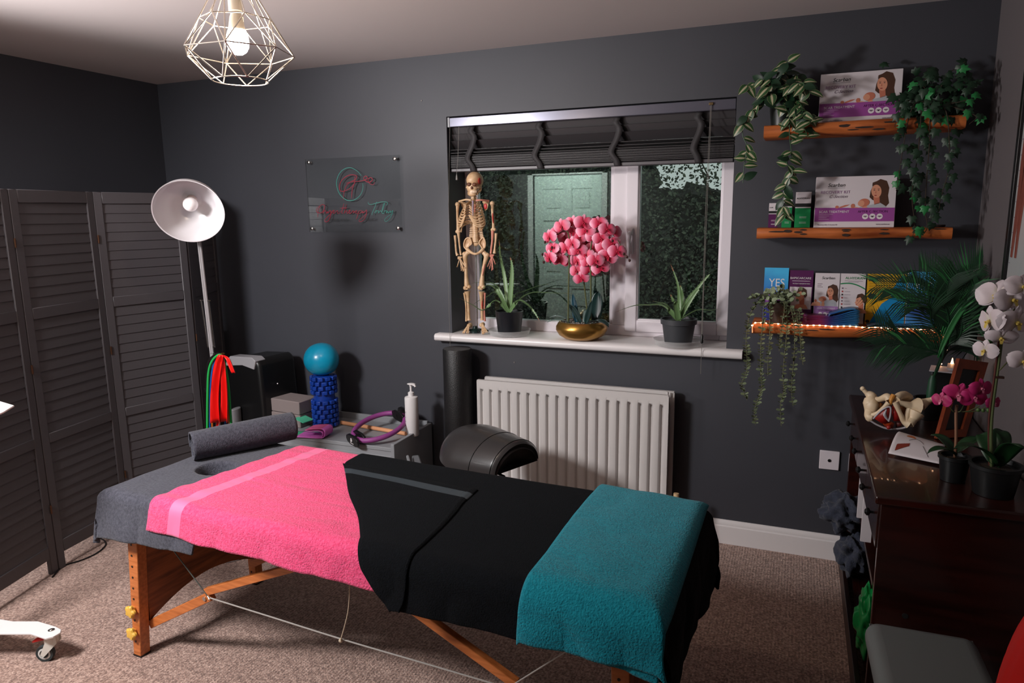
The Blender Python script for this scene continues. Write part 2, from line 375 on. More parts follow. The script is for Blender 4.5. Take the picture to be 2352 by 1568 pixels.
MB().lathe([(.001, .03), (.004, .02), (.006, 0), (.004, -.002)], (2.02, -.008, 1.775), 12).build('cord_tassel', mat('grey_acorn', (130, 128, 126), .4), bl, world=True)
MB().tube([(1.985, -.002, 2.04), (1.985, -.066, 1.4), (1.985, -.068, .9), (1.985, -.07, .87)], .0009, 6).build('pull_cord', M_cord, bl, world=True)
b = MB(); b.tube([(3.29, .0, 2.07), (3.29, -.03, 1.6), (3.293, -.068, 1.02), (3.293, -.07, .85)], .0011, 6); b.tube([(3.286, .0, 2.07), (3.284, -.03, 1.6), (3.29, -.066, 1.03)], .0011, 6)
b.build('pull_cord', M_cord, bl, world=True)
MB().lathe([(.002, .018), (.006, .01), (.0065, -.022), (.003, -.026)], (3.293, -.068, 1.02), 12).build('cord_tassel', M_black, bl, world=True)
MB().cbox((3.288, .002, 2.07), (.02, .01, .012)).build('cord_lock', mat('brass_clip', (110, 90, 60), .4, .6), bl, world=True, bevel=.002)

# ================= pendant =================
PC = Vector((2.183, -1.712, 2.10))
pd = thing('pendant_lamp', 'chrome wire diamond cage pendant lamp with a glowing bulb', 'pendant lamp', (PC.x, PC.y, H_))
M_wire = mat('nickel_wire', (205, 198, 190), .34, 1)
b = MB(); n = 7
top = [(PC.x+.028*math.cos(2*math.pi*k/n), PC.y+.028*math.sin(2*math.pi*k/n), 2.268) for k in range(n)]
mid1 = [(PC.x+.098*math.cos(2*math.pi*(k+.0)/n+.3), PC.y+.098*math.sin(2*math.pi*(k+.0)/n+.3), 2.14) for k in range(n)]
mid2 = [(PC.x+.152*math.cos(2*math.pi*(k+.5)/n+.3), PC.y+.152*math.sin(2*math.pi*(k+.5)/n+.3), 2.052) for k in range(n)]
bot = [(PC.x+.076*math.cos(2*math.pi*(k+0)/n+.3), PC.y+.076*math.sin(2*math.pi*(k+0)/n+.3), 1.978) for k in range(n)]
wr = .0019
def seg(a, c): b.tube([a, c], wr, 8)
for k in range(n):
    j = (k+1) % n
    seg(top[k], mid1[k]); seg(mid1[k], mid1[j]); seg(mid1[k], mid2[k]); seg(mid1[j], mid2[k]); seg(mid2[k], mid2[j])
    seg(mid2[k], bot[k]); seg(mid2[k], bot[j]); seg(top[k], mid2[k])
for zz, rr in ((1.978, .076), (2.268, .028)):
    b.tube([(PC.x+rr*math.cos(2*math.pi*k/40), PC.y+rr*math.sin(2*math.pi*k/40), zz) for k in range(41)], wr, 8)
b.build('wire_cage', M_wire, pd, world=True)
b = MB(); b.lathe([(.019, 2.275), (.021, 2.255), (.021, 2.22), (.026, 2.218), (.026, 2.205), (.0185, 2.203), (.0185, 2.165), (.015, 2.163)], (PC.x, PC.y, 0), 24)
b.build('lamp_holder', mat('white_lampholder', (225, 215, 200), .4), pd, world=True)
MB().lathe([(.030, 2.214), (.036, 2.212), (.036, 2.208), (.030, 2.206)], (PC.x, PC.y, 0), 24).build('retaining_ring', M_wire, pd, world=True)
b = MB(); b.lathe([(.0135, 2.167), (.0145, 2.155), (.017, 2.15), (.0235, 2.115)], (PC.x, PC.y, 0), 24); b.build('bulb_collar', mat('bulb_collar_white', (235, 225, 205), .4), pd, world=True)
b = MB(); b.lathe([(.0235, 2.115), (.029, 2.10), (.0305, 2.085), (.029, 2.070), (.022, 2.057), (.012, 2.050), (.001, 2.048)], (PC.x, PC.y, 0), 24)
b.build('bulb', mat('glowing_bulb', (255, 240, 220), .5, emit=((255, 232, 205), 260)), pd, world=True)
MB().tube([(PC.x, PC.y, 2.27), (PC.x, PC.y, 2.385)], .0035, 8).build('cord', mat('white_flex', (220, 215, 210), .5), pd, world=True)
MB().lathe([(.05, 2.3995), (.05, 2.39), (.03, 2.375), (.008, 2.372)], (PC.x, PC.y, 0), 32).build('ceiling_rose', mat('white_rose', (225, 220, 215), .4), pd, world=True)

# ================= acrylic wall sign =================
sg = thing('wall_sign', 'clear acrylic sign with red and teal handwriting on the dark wall', 'sign', (1.385, 0, 1.508))
ac = bpy.data.materials.new('clear_acrylic'); ac.use_nodes = True; nt = ac.node_tree; nt.nodes.clear()
out = nt.nodes.new('ShaderNodeOutputMaterial'); tr = nt.nodes.new('ShaderNodeBsdfTransparent'); gl = nt.nodes.new('ShaderNodeBsdfGlossy'); gl.inputs['Roughness'].default_value = .01
mx = nt.nodes.new('ShaderNodeMixShader'); fr = nt.nodes.new('ShaderNodeFresnel'); fr.inputs[0].default_value = 1.55
tr.inputs[0].default_value = (.96, .97, .97, 1)
nt.links.new(fr.outputs[0], mx.inputs[0]); nt.links.new(tr.outputs[0], mx.inputs[1]); nt.links.new(gl.outputs[0], mx.inputs[2]); nt.links.new(mx.outputs[0], out.inputs[0])
MB().box((1.082, -.024, 1.508), (1.690, -.019, 1.913)).build('acrylic_panel', ac, sg, world=True, smooth=False)
for x, z in ((1.106, 1.895), (1.664, 1.893), (1.102, 1.528), (1.668, 1.528)):
    MB().lathe([(.0075, 0), (.0075, .022), (.0095, .024), (.0095, .030), (.006, .032)], (0, 0, 0), 16, M=Matrix.Translation((x, 0, z)) @ Matrix.Rotation(R(90), 4, 'X')).build('standoff', M_chrome, sg, world=True)
M_red = mat('crimson_lettering', (150, 30, 54), .5); M_teal = mat('teal_lettering', (56, 150, 136), .5)
def SP(X, Y): q = wp(680+X/6.818, 330+Y/6.818, 'y', -.0255); return q
def strokes(name, lst, m, r=.0022):
    b = MB(); r = r*.85
    for st in lst: b.tube([SP(*p) for p in st], [r*.6, r, r*1.1, r, r*.6], 6, smooth=5)
    return b.build(name, m, sg, world=True)
strokes('circle_emblem', [[(1020, 500), (960, 430), (870, 380), (780, 385), (700, 440), (650, 530), (635, 630), (660, 740), (710, 820), (790, 880), (880, 888), (960, 850), (1020, 780), (1048, 690), (1045, 620)]], M_teal)
strokes('monogram', [[(740, 880), (745, 800), (770, 700), (800, 640), (870, 590), (930, 560), (950, 510), (910, 490), (840, 490), (760, 530), (700, 600), (680, 680), (700, 740), (760, 740), (840, 700), (900, 640), (930, 590)],
    [(870, 850), (875, 760), (890, 680), (920, 600), (915, 510)], [(780, 620), (850, 600), (960, 590), (1060, 575), (1120, 540), (1090, 505), (1060, 540), (1100, 590), (1160, 600), (1200, 560), (1170, 530), (1130, 560), (1150, 620), (1210, 640), (1230, 600)]], M_red, .0026)
strokes('red_script', [[(340, 1150), (345, 1060), (380, 970), (430, 955), (450, 990), (420, 1060), (370, 1085), (320, 1060), (330, 1010), (370, 970)],
    [(450, 960), (440, 1040), (420, 1095), (440, 1060), (465, 1050), (475, 1090), (495, 1060), (500, 1085), (530, 1050), (545, 1060), (540, 1130), (510, 1200), (470, 1225), (450, 1205), (480, 1160), (550, 1090), (575, 1050), (600, 1045), (580, 1080), (600, 1090), (630, 1055), (655, 1050), (650, 1085), (670, 1090), (700, 1050)],
    [(750, 935), (735, 1000), (715, 1080), (735, 1090)], [(690, 1010), (760, 1005), (800, 1005)], [(790, 950), (770, 1030), (755, 1090), (780, 1055), (800, 1055), (800, 1090), (830, 1070), (850, 1045), (830, 1045), (830, 1085), (860, 1085), (890, 1050), (905, 1060), (900, 1085), (930, 1055), (955, 1050), (930, 1085), (965, 1085), (985, 1055)],
    [(985, 1050), (960, 1140), (940, 1180)], [(980, 1060), (1020, 1045), (1030, 1070), (990, 1090), (1040, 1070), (1050, 1050), (1050, 1085), (1080, 1060), (1105, 1040), (1100, 1110), (1060, 1190), (1010, 1220), (985, 1200), (1030, 1160), (1100, 1100)]], M_red, .0021)
strokes('teal_script', [[(1130, 910), (1135, 940), (1180, 950), (1270, 925), (1350, 910), (1420, 915), (1435, 945), (1410, 965)], [(1265, 905), (1235, 990), (1195, 1080), (1190, 1120)],
    [(1240, 1060), (1260, 1045), (1255, 1080), (1235, 1080), (1240, 1060), (1290, 1050), (1290, 1085), (1320, 1050), (1345, 1060), (1380, 960), (1385, 930), (1365, 960), (1345, 1080), (1375, 1085), (1380, 1055), (1400, 1050), (1420, 1050), (1415, 1085), (1435, 1060), (1450, 1085), (1475, 1050), (1480, 1080), (1515, 1045), (1500, 1110), (1460, 1180), (1410, 1215), (1385, 1195), (1420, 1150), (1520, 1080)]], M_teal, .0016)
text('black_caption', "WOMEN'S HEALTH", .0165, M_ink, FX(1.215, -.0255, 1.570), sg)
text('black_caption', "SPECIALIST", .0165, M_ink, FX(1.443, -.0255, 1.572), sg)
for px, py in ((968, 231), (1181, 832)):
    q = wp(px, py, 'y', -.002)
    b = MB(); b.lathe([(.004, 0), (.003, .003)], (0, 0, 0), 10, M=Matrix.Translation((q.x, 0, q.z)) @ Matrix.Rotation(R(90), 4, 'X'))
    tag(b.build('wall_plug', mat('grey_plug', (120, 116, 112), .5)), 'tiny screw plug in the wall ' + ('high above the sign' if py < 500 else 'under the window sill'), 'wall plug')

# ================= radiator =================
rd = thing('radiator', 'white ribbed double panel radiator below the window', 'radiator', (2.66, -.1, .15))
M_rad = mat('white_radiator', (206, 201, 199), .35)
def panel(x0, x1, y, z0, z1, ribs):
    b = MB(); n = 19; pitch = (x1-x0)/n; xs = []
    for k in range(n):
        c = x0+pitch*(k+.5)
        xs += [(c-pitch*.30, 0), (c-pitch*.24, .1), (c-pitch*.14, 1), (c+pitch*.02, 1), (c+pitch*.14, .25), (c+pitch*.24, 0)]
    xs = [(x0+.001, 0)] + xs + [(x1-.001, 0)]
    zs = [z0, z0+.02, z0+.04, z0+.055, z1-.055, z1-.042, z1-.025, z1]
    act = [0, 0, 0, 1, 1, 0, 0, 0]
    vs = [(x, y + (.017*f*a if ribs else 0), z) for z, a in zip(zs, act) for x, f in xs]; W = len(xs)
    fs = [(j*W+i, j*W+i+1, (j+1)*W+i+1, (j+1)*W+i) for j in range(len(zs)-1) for i in range(W-1)]
    b.add(vs, fs); b.box((x0, y+.0175, z0), (x1, y+.019, z1)); b.box((x0-.002, y-.0005, z1-.002), (x1+.002, y+.018, z1+.004))
    b.box((x0-.004, y-.0005, z0), (x0+.001, y+.018, z1)); b.box((x1-.001, y-.0005, z0), (x1+.004, y+.018, z1)); b.box((x0, y, z0-.003), (x1, y+.018, z0+.001)); return b
panel(2.17, 3.155, -.13, .15, .745, True).build('front_panel', M_rad, rd, world=True, ang=50, smooth=True)
panel(2.185, 3.170, -.062, .15, .748, True).build('rear_panel', M_rad, rd, world=True, ang=50)
b = MB(); b.lathe([(.006, 0), (.006, .03)], (3.145, -.085, .725), 12); b.box((2.3, -.046, .4), (2.34, -.002, .5)); b.box((3.0, -.046, .4), (3.04, -.002, .5)); b.box((3.12, -.112, .17), (3.14, -.062, .2)); b.box((2.19, -.112, .17), (2.21, -.062, .2)); b.box((3.12, -.112, .68), (3.14, -.062, .71)); b.box((2.19, -.112, .68), (2.21, -.062, .71))
b.build('brackets', M_rad, rd, world=True)
b = MB(); b.tube([(3.2, -.08, 0.002), (3.2, -.08, .17), (3.14, -.08, .18)], .0075, 10); b.build('pipe', M_rad, rd, world=True)
# pale wooden rod leaning on the radiator's end
q0 = wp(1553, 1133, 'y', -.2)
b = MB(); b.tube([(q0.x-.01, -.27, .002), (q0.x, -.2, q0.z-.03), (q0.x+.0005, -.198, q0.z+.0)], [.014, .014, .0125], 20)
k = b.build('wooden_rod', mat('pale_wood_rod', (214, 182, 140), .5)); tag(k, 'pale round wooden rod standing behind the teal towel at the radiator end', 'rod')
# wall plates
for (x0, x1, z0, z1, lab, hole) in ((3.827, 3.910, .433, .521, 'white square aerial socket plate left of the dark cabinet', 1), (3.948, 4.03, .433, .518, 'white socket plate half hidden behind the dark cabinet', 0)):
    t = thing('socket_plate', lab, 'socket', ((x0+x1)/2, 0, z0))
    MB().box((x0, -.010, z0), (x1, 0, z1)).build('plate', M_upvc, t, world=True, bevel=.0025)
    if hole:
        c = ((x0+x1)/2, -.0105, (z0+z1)/2)
        MB().lathe([(.0075, 0), (.0075, .003), (.0045, .003), (.0045, .0005)], (0, 0, 0), 16, M=Matrix.Translation((c[0], -.0095, c[2])) @ Matrix.Rotation(R(90), 4, 'X')).build('aerial_port', M_chrome, t, world=True)
        MB().lathe([(.0042, 0), (.0042, .001)], (0, 0, 0), 16, M=Matrix.Translation((c[0], -.0105, c[2])) @ Matrix.Rotation(R(90), 4, 'X')).build('port_hole', M_black, t, world=True)
# ================= massage table (local frame: x along its length, y across, near side is -y) =================
TA, TB, TT, TR = 1.0, .335, .648, .035
TLOC, TRZ = (2.44, -1.46, 0), R(-3.4)
mt = thing('massage_table', 'portable wooden legged massage table under pink, black and teal towels', 'massage table', TLOC, TRZ)
HOLE = (-.768, -.012)
def hole(a, c, depth=.075, r0=.050, r1=.088):
    d = math.hypot((a-HOLE[0]), (c-HOLE[1])*1.15); t = max(0, min(1, (r1-d)/(r1-r0))); return -depth*t*t*(3-2*t)
M_vinyl = mat('dark_vinyl', (40, 40, 44), .45)
b = MB(); A, B_ = TA-.006, TB-.006
b.grid(lambda s, t: (-A+2*A*s, -B_+2*B_*t, TT-.012+hole(-A+2*A*s, -B_+2*B_*t, .09, .06, .09)), 120, 44)
b.box((-A, -B_, TT-.075), (A, B_, TT-.074)); 
for p, q in (((-A, -B_), (A, -B_)), ((A, -B_), (A, B_)), ((A, B_), (-A, B_)), ((-A, B_), (-A, -B_))):
    b.add([(p[0], p[1], TT-.075), (q[0], q[1], TT-.075), (q[0], q[1], TT-.012), (p[0], p[1], TT-.012)], [(0, 1, 2, 3)])
b.build('padded_top', M_vinyl, mt)
b = MB(); ring_ = lambda x0, x1: (b.box((x0, -.31, .535), (x1, -.285, .573)), b.box((x0, .285, .535), (x1, .31, .573)))
ring_(-.97, .97); b.box((-.97, -.285, .535), (-.945, .285, .573)); b.box((.945, -.285, .535), (.97, .285, .573)); b.box((-.012, -.285, .535), (.012, .285, .573))
b.build('under_frame', M_wood, mt, bevel=.003)
for sx in (-1, 1):
    for sy in (-1, 1):
        b = MB(); b.add([(sx*.925-.02, sy*.285-.026, 0.004), (sx*.925+.02, sy*.285-.026, 0.004), (sx*.925+.02, sy*.285+.014, 0.004), (sx*.925-.02, sy*.285+.014, 0.004),
             (sx*.905-.026, sy*.262-.026, .56), (sx*.905+.026, sy*.262-.026, .56), (sx*.905+.026, sy*.262+.014, .56), (sx*.905-.026, sy*.262+.014, .56)], [(0,3,2,1),(4,5,6,7),(0,1,5,4),(1,2,6,5),(2,3,7,6),(3,0,4,7)])
        lg = b.build('leg', M_wood, mt, bevel=.003)
        b = MB()
        for z in [.06+.042*k for k in range(11)]:
            f = (z-.004)/.556; y = sy*.285-.026+(sy*.262-sy*.285)*f - .0008
            b.lathe([(.0042, 0), (.0042, .001)], (0, 0, 0), 10, M=Matrix.Translation((sx*(.925-.02*f)-.004, y, z)) @ Matrix.Rotation(R(90), 4, 'X'))
        b.build('bolt_holes', M_black, lg)
        MB().cbox((sx*.925, sy*.285-.006, .003), (.042, .042, .006)).build('foot_pad', M_black, lg)
M_knob = mat('yellow_plastic', (232, 182, 78), .35)
for sx in (-1, 1):
    for sy in (-1, 1):
        for z in (.098, .185):
            f = (z-.004)/.556; y = sy*.285-.026+(sy*.262-sy*.285)*f if sy < 0 else sy*.285+.014
            b = MB(); M_ = Matrix.Translation((sx*(.925-.02*f)-.006, y, z)) @ Matrix.Rotation(R(90 if sy < 0 else -90), 4, 'X')
            b.lathe([(.012, 0), (.013, .006), (.021, .009), (.022, .017), (.018, .022), (.010, .023)], (0, 0, 0), 40, M=M_, fn=lambda q, t: 1+(.16*math.cos(5*q) if t > .25 else 0))
            b.build('height_knob', M_knob if sy < 0 else M_wood, mt)
for sx in (-1, 1):      # arched end panels between each pair of legs
    b = MB(); n = 24; pts = []
    lo = [(-.262+.524*k/n, .195-.95*((-.262+.524*k/n))**2-.012*abs(k/n-.5)) for k in range(n+1)]
    vs = [(sx*.915-.006*sx, y, z) for y, z in lo] + [(sx*.905-.006*sx, y, .50) for y, z in lo]
    vs2 = [(x-.009*sx, y, z) for x, y, z in vs]; N_ = n+1
    fs = [(i, i+1, N_+i+1, N_+i) for i in range(n)]; m_ = len(vs)
    b.add(vs+vs2, fs + [tuple(m_+k for k in f[::-1]) for f in fs] + [(i, i+1, m_+i+1, m_+i) for i in range(n)] + [(N_+i, N_+i+1, m_+N_+i+1, m_+N_+i) for i in range(n)])
    b.build('end_panel', M_woodp, mt, smooth=False)
def bar(b, p, q, wy, wz):
    p, q = Vector(p), Vector(q); d = (q-p).normalized(); up = Vector((0, 0, 1)); s_ = d.cross(up).normalized(); up = s_.cross(d)
    vs = [c + s_*sa*wy/2 + up*sb*wz/2 for c in (p, q) for sa, sb in ((-1,-1),(1,-1),(1,1),(-1,1))]
    b.add(vs, [(0,3,2,1),(4,5,6,7),(0,1,5,4),(1,2,6,5),(2,3,7,6),(3,0,4,7)])
for sy in (-1, 1):
    for sx in (-1, 1):
        y = sy*.25
        b = MB(); bar(b, (sx*.912, y, .103), (sx*.575, y, .297), .022, .032); br = b.build('lower_brace', M_wood, mt, bevel=.002)
        b = MB(); bar(b, (sx*.60, y-.0, .306), (sx*.03, y, .555), .024, .026); b.build('upper_brace', M_wood, mt, bevel=.002)
        b = MB(); b.lathe([(.008, 0), (.008, .003), (.003, .003)], (0, 0, 0), 14, M=Matrix.Translation((sx*.60, y-.012, .284)) @ Matrix.Rotation(R(90), 4, 'X'))
        b.tube([(sx*.58, y-.014, .30), (sx*.57, y-.018, .293), (sx*.575, y-.014, .285)], .002, 6); b.build('brace_bolt', M_chrome, br)
    M_cab = mat('coated_steel_cable', (176, 170, 164), .4, .3)
    MB().tube([(-.575, sy*.262, .294), (-.3, sy*.262, .292), (0, sy*.262, .289), (.3, sy*.262, .292), (.575, sy*.262, .294)], .0026, 8, smooth=4).build('cable', M_cab, mt)
    for sx in (-1, 1): MB().tube([(sx*.578, sy*.262, .294), (sx*.85, sy*.262, .545)], .0022, 8).build('cable', M_cab if sx > 0 else mat('steel_cable', (104, 106, 100), .4, .6), mt)
    b = MB(); b.tube([(0, sy*.27, .289), (.02, sy*.272, .34), (.045, sy*.275, .42), (.055, sy*.27, .55)], .0018, 6, smooth=4); b.ball((0, sy*.268, .288), .007, 8)
    b.build('cord', mat('cotton_cord', (205, 185, 160), .8), mt)

# ---- towels laid over it ----
def cloth(name, c, c2, sc=260, st=.55, sh=.15): return mat(name, c, .95, sheen=sh, spec=.15, bump=(sc, st, .006), var=(110, c2, .35, .68))
M_tgrey = cloth('charcoal_terry', (80, 80, 90), (60, 60, 69)); M_tpink = cloth('pink_terry', (242, 92, 138), (228, 68, 114), 190, .8)
M_tblack = cloth('black_terry', (10, 13, 18), (6, 8, 11), sh=.006); M_tteal = cloth('teal_terry', (22, 142, 160), (12, 122, 140), 200, .8)
M_pband = mat('pink_woven_band', (244, 112, 158), .6, sheen=.2, bump=(30, .2, .002)); M_bband = mat('black_woven_band', (54, 62, 68), .5, bump=(40, .2, .002))
from mathutils import noise
def wrk(a, c, seed, amp, fx=3., fy=3.):
    return amp*(noise.noise(Vector((a*fx, c*fy, seed))) + .5*noise.noise(Vector((a*fx*2.3, c*fy*2.3, seed+5))))
def edge(c, lim, h, gather=0):
    """unfolded distance c from the centre line -> (outward, drop) over an edge of radius TR"""
    s = 1 if c >= 0 else -1; e = abs(c)-(lim-TR)
    if e <= 0: return c, 0
    q = TR+h
    if e < TR*math.pi/2: an = e/TR; return s*(lim-TR+q*math.sin(an)), TR-q*math.cos(an)+h
    d = e-TR*math.pi/2; return s*(lim+h+gather*d), TR+h+d
def drape(a, c, h, seed=0, amp=.004, fx=3, fy=3, flare=.10, deep=True):
    x, da = edge(a, TA, h, flare); y, db = edge(c, TB, h, flare)
    z = TT + h - max(da, db) - .0*min(da, db)
    k = wrk(a, c, seed, amp, fx, fy); hang = max(da, db)
    if hang > .03:
        f = min(1, (hang-.03)/.08)
        wv = f*(.004*math.sin((a if db > da else c)*17+seed)+wrk(a, c, seed+9, .010, 5, 5))*(1 if db > da else 1.2)
        if db > da: y += math.copysign(abs(wv), c) 
        else: x += math.copysign(abs(wv)*1.2, a)
        if da > .04 and db > .04:        # corner folds
            x += math.copysign(.012*f, a)*(.5+.5*math.sin((da-db)*40)); z -= .01
    else: z += abs(k)
    if seed == 4 and hang < .05: z += .0045*abs(noise.noise(Vector((a*2.2+c*1.5, c*15-a*2, 7))))*(1 if hang < .01 else .4)
    if seed == 1 and hang < .01: z += .004*abs(noise.noise(Vector((a*9, c*5, 3))))
    if hang < .01 : z += hole(a, c, .10) 
    return Vector((x, y, z))
def towel(name, quad, h, m, seed, nu=150, nv=90, amp=.004, th=.006, fx=3, fy=3, parent=None, mi=None, mats=None, noise_e=.004, label=None, cat='towel'):
    """quad: unfolded corners near-left, near-right, far-right, far-left in table coordinates"""
    nl, nr, fr_, fl = [Vector(q) for q in quad]
    def uv(s, t):
        L_ = nl.lerp(fl, t); R_ = nr.lerp(fr_, t); p = L_.lerp(R_, s)
        p.x += noise_e*noise.noise(Vector((0, t*6, seed)))*(1-2*s); p.y += noise_e*1.6*noise.noise(Vector((s*6, 3, seed)))*(1-2*t); return p
    b = MB(); b.grid(lambda s, t: (lambda p: drape(p.x, p.y, h, seed, amp, fx, fy))(uv(s, t)), nu, nv, mf=mi)
    o = b.build(name, mats or m, parent, solid=-th, ang=80)
    if parent is None:
        Mw = Matrix.Translation(TLOC) @ Matrix.Rotation(TRZ, 4, 'Z'); c0 = o.location.copy()
        o.data.transform(Matrix.Translation(c0)); o.location = TLOC; o.rotation_euler = (0, 0, TRZ); PM[o.name] = Mw
        if label: tag(o, label, cat)
    return o
towel('table_cover', ((-1.175, -.50), (-.525, -.462), (-.30, .46), (-1.175, .46)), .004, M_tgrey, 1, 150, 130, amp=.005, fx=3, fy=4,
      label='charcoal grey terry cover over the head end with a sunken face hole', cat='cover')
NP = 150
def pmi(s, t): return 1 if .075 < s < .125 or False else 0
towel('bath_towel', ((-.735, -.412), (.42, -.42), (.42, .40), (-.640, .36)), .013, None, 4, 200, 110, amp=.009, fx=2.2, fy=9, mats=[M_tpink, M_pband],
      mi=lambda s, t: 1 if .085 < s < .135 else 0, noise_e=.006, label='bright pink bath towel spread across the massage table')
# black towel: slanting left edge, drapes over the foot end
bt = thing('bath_towel', 'black bath towel with its corner folded back, hanging over the foot end', 'towel', TLOC, TRZ)
def lerp_path(P, t):
    x = t*(len(P)-1); j = min(int(x), len(P)-2); return P[j].lerp(P[j+1], x-j)
LB = catmull([(.29, -.455, 0), (.235, -.40, 0), (.151, -.318, 0), (.04, -.19, 0), (-.10, -.055, 0), (-.215, .07, 0), (-.315, .177, 0), (-.335, .25, 0), (-.335, .34, 0), (-.33, .42, 0)], 6)
def blk(s, t):
    l = lerp_path(LB, t); r = Vector((1.225+.02*math.sin(t*9), -.425+.845*t, 0)); p = l.lerp(r, s)
    if s > .3: p.y += -.012*math.sin((s-.3)*2.4)*(1-t)
    v = drape(p.x, p.y, .021, 11, .004, 2.5, 3.0, flare=.05)
    return v
MB().grid(blk, 190, 110).build('towel_body', M_tblack, bt, solid=-.006, ang=80)
RB = catmull([(.30, -.45, 0), (.318, -.40, 0), (.322, -.30, 0), (.312, -.16, 0), (.295, -.04, 0), (.278, .04, 0), (.272, .11, 0), (.268, .158, 0)], 6)
LF = catmull([(.27, -.455, 0), (.215, -.40, 0), (.138, -.318, 0), (.03, -.19, 0), (-.11, -.055, 0), (-.222, .07, 0), (-.28, .135, 0), (-.325, .182, 0)], 6)
def flap(s, t):
    p = lerp_path(LF, t).lerp(lerp_path(RB, t), s); v = drape(p.x, p.y, .0275, 11, .004, 2.5, 3)
    e = min(s, 1-s, (1-t)*.8)*18; v.z += -.003+.004*min(1, e)+(.002 if .95 < s < .985 else 0); return v
MB().grid(flap, 100, 110, mf=lambda s, t: 1 if .775 < t < .875 else 0).build('folded_corner', [M_tblack, M_bband], bt, solid=-.006, ang=80)
# teal towel: folded double, hangs on the near side
te = thing('bath_towel', 'folded teal towel laid across the foot of the massage table', 'towel', TLOC, TRZ)
def teal(h, hem0, hem1, x0, x1, seed, name):
    def f(s, t):
        a0 = .668+.004*math.sin(t*7); a = a0-.028*t+(.994+.010*(1-t)+.018*t-a0)*s; c = (hem0+(hem1-hem0)*s)*(1-t)+(.352-.03*s)*t
        v = drape(a, c, h, seed, .006, 4, 4, flare=.04)
        ed = min(s, 1-s, 1-t)*22; v.z -= .012*(1-min(1, ed))**2
        if c < -TB: v.y -= .010*abs(math.sin(s*7+.5))*min(1, (-c-TB)/.08)
        return v
    MB().grid(f, 90, 150).build(name, M_tteal, te, solid=-.012, ang=80)
teal(.047, -.428, -.420, 0, 0, 21, 'upper_layer'); teal(.033, -.412, -.448, 0, 0, 22, 'lower_layer')

# rolled towel at the head end
Mw = Matrix.Translation(TLOC) @ Matrix.Rotation(TRZ, 4, 'Z')
p0 = Mw @ Vector((-.925, .022, TT+.060)); p1 = Mw @ Vector((-.742, .362, TT+.066)); ax = (p1-p0).normalized(); sd = ax.cross(Vector((0, 0, 1))).normalized()
b = MB(); turns = 3.4; n = 150
def roll(s, t):
    an = turns*2*math.pi*s; r = .012+.052*s + .0015*noise.noise(Vector((s*9, t*6, 2)))
    if s > .97: r += .002
    off = .010*(1-s)*math.sin(an*.3)-.012*math.sin(s*9)*(1 if t < .5 else -1)*(abs(t-.5)*2)**6
    q = p0.lerp(p1, t) + ax*off; sw = 1+.05*math.sin(t*math.pi)+.04*t
    return q + (sd*math.cos(an+.9)+Vector((0, 0, 1))*math.sin(an+.9))*r*sw
b.grid(roll, n, 50); o = b.build('rolled_towel', M_tgrey, solid=.006, ang=80); tag(o, 'charcoal grey towel rolled up and lying at the head of the massage table', 'towel')

# ================= folding screen =================
scr = thing('folding_screen', 'charcoal louvred folding screen standing in the left corner', 'room divider', (.35, -1.1, 0))
def spanel(p, q, zt=1.725):
    p = Vector((p[0], p[1], 0)); q = Vector((q[0], q[1], 0)); L_ = (q-p).length; an = math.atan2(q.y-p.y, q.x-p.x)
    M_ = Matrix.Translation(p) @ Matrix.Rotation(an, 4, 'Z')
    b = MB(); st = .042; T = .011
    b.box((0.002, -T, .0), (st, T, zt), M=M_); b.box((L_-st, -T, 0), (L_-.002, T, zt), M=M_)
    rails = [(.075, .135), (.60, .645), (1.165, 1.215), (zt-.055, zt)]
    for a, c in rails: b.box((st, -T, a), (L_-st, T, c), M=M_)
    fr = b.build('screen_panel', M_screenpaint, scr, world=True, bevel=.0025, seg=1)
    b = MB()
    for (a, c), (d, e) in zip(rails, rails[1:]):
        k = max(1, round((d-c)/.047)); h = (d-c)/k
        for i in range(k):
            z = c+h*(i+.5); b.cbox((0, 0, 0), (L_-2*st, .006, h*1.06), M=M_ @ Matrix.Translation((L_/2, 0, z)) @ Matrix.Rotation(R(-5.5), 4, 'X'))
    b.build('louvres', M_screenpaint, fr, world=True, smooth=False)
J = [(.66, -1.80), (.585, -1.37), (.445, -.945), (.345, -.40), (.62, -.055)]
J = [(.707, -1.80), (.585, -1.37), (.515, -.925), (.628, -.49), (.435, -.09)]
for k in range(4): spanel(J[k], J[k+1])
for k in (1, 2, 3):
    for z in (.3, .95, 1.5):
        MB().tube([(J[k][0]+.016, J[k][1], z-.02), (J[k][0]+.016, J[k][1], z+.02)], .004, 8).build('hinge', mat('bronze_hinge', (96, 66, 48), .4, .7), scr, world=True)
b = MB(); pts = [wp(x, y, 'z', .004) for x, y in ((120, 1325), (145, 1300), (190, 1285), (225, 1268), (243, 1250), (235, 1238), (215, 1234))]
tag(b.tube(pts, .0035, 8, smooth=6).build('cable', M_black), 'black electric cable looping over the carpet under the folding screen', 'cable')

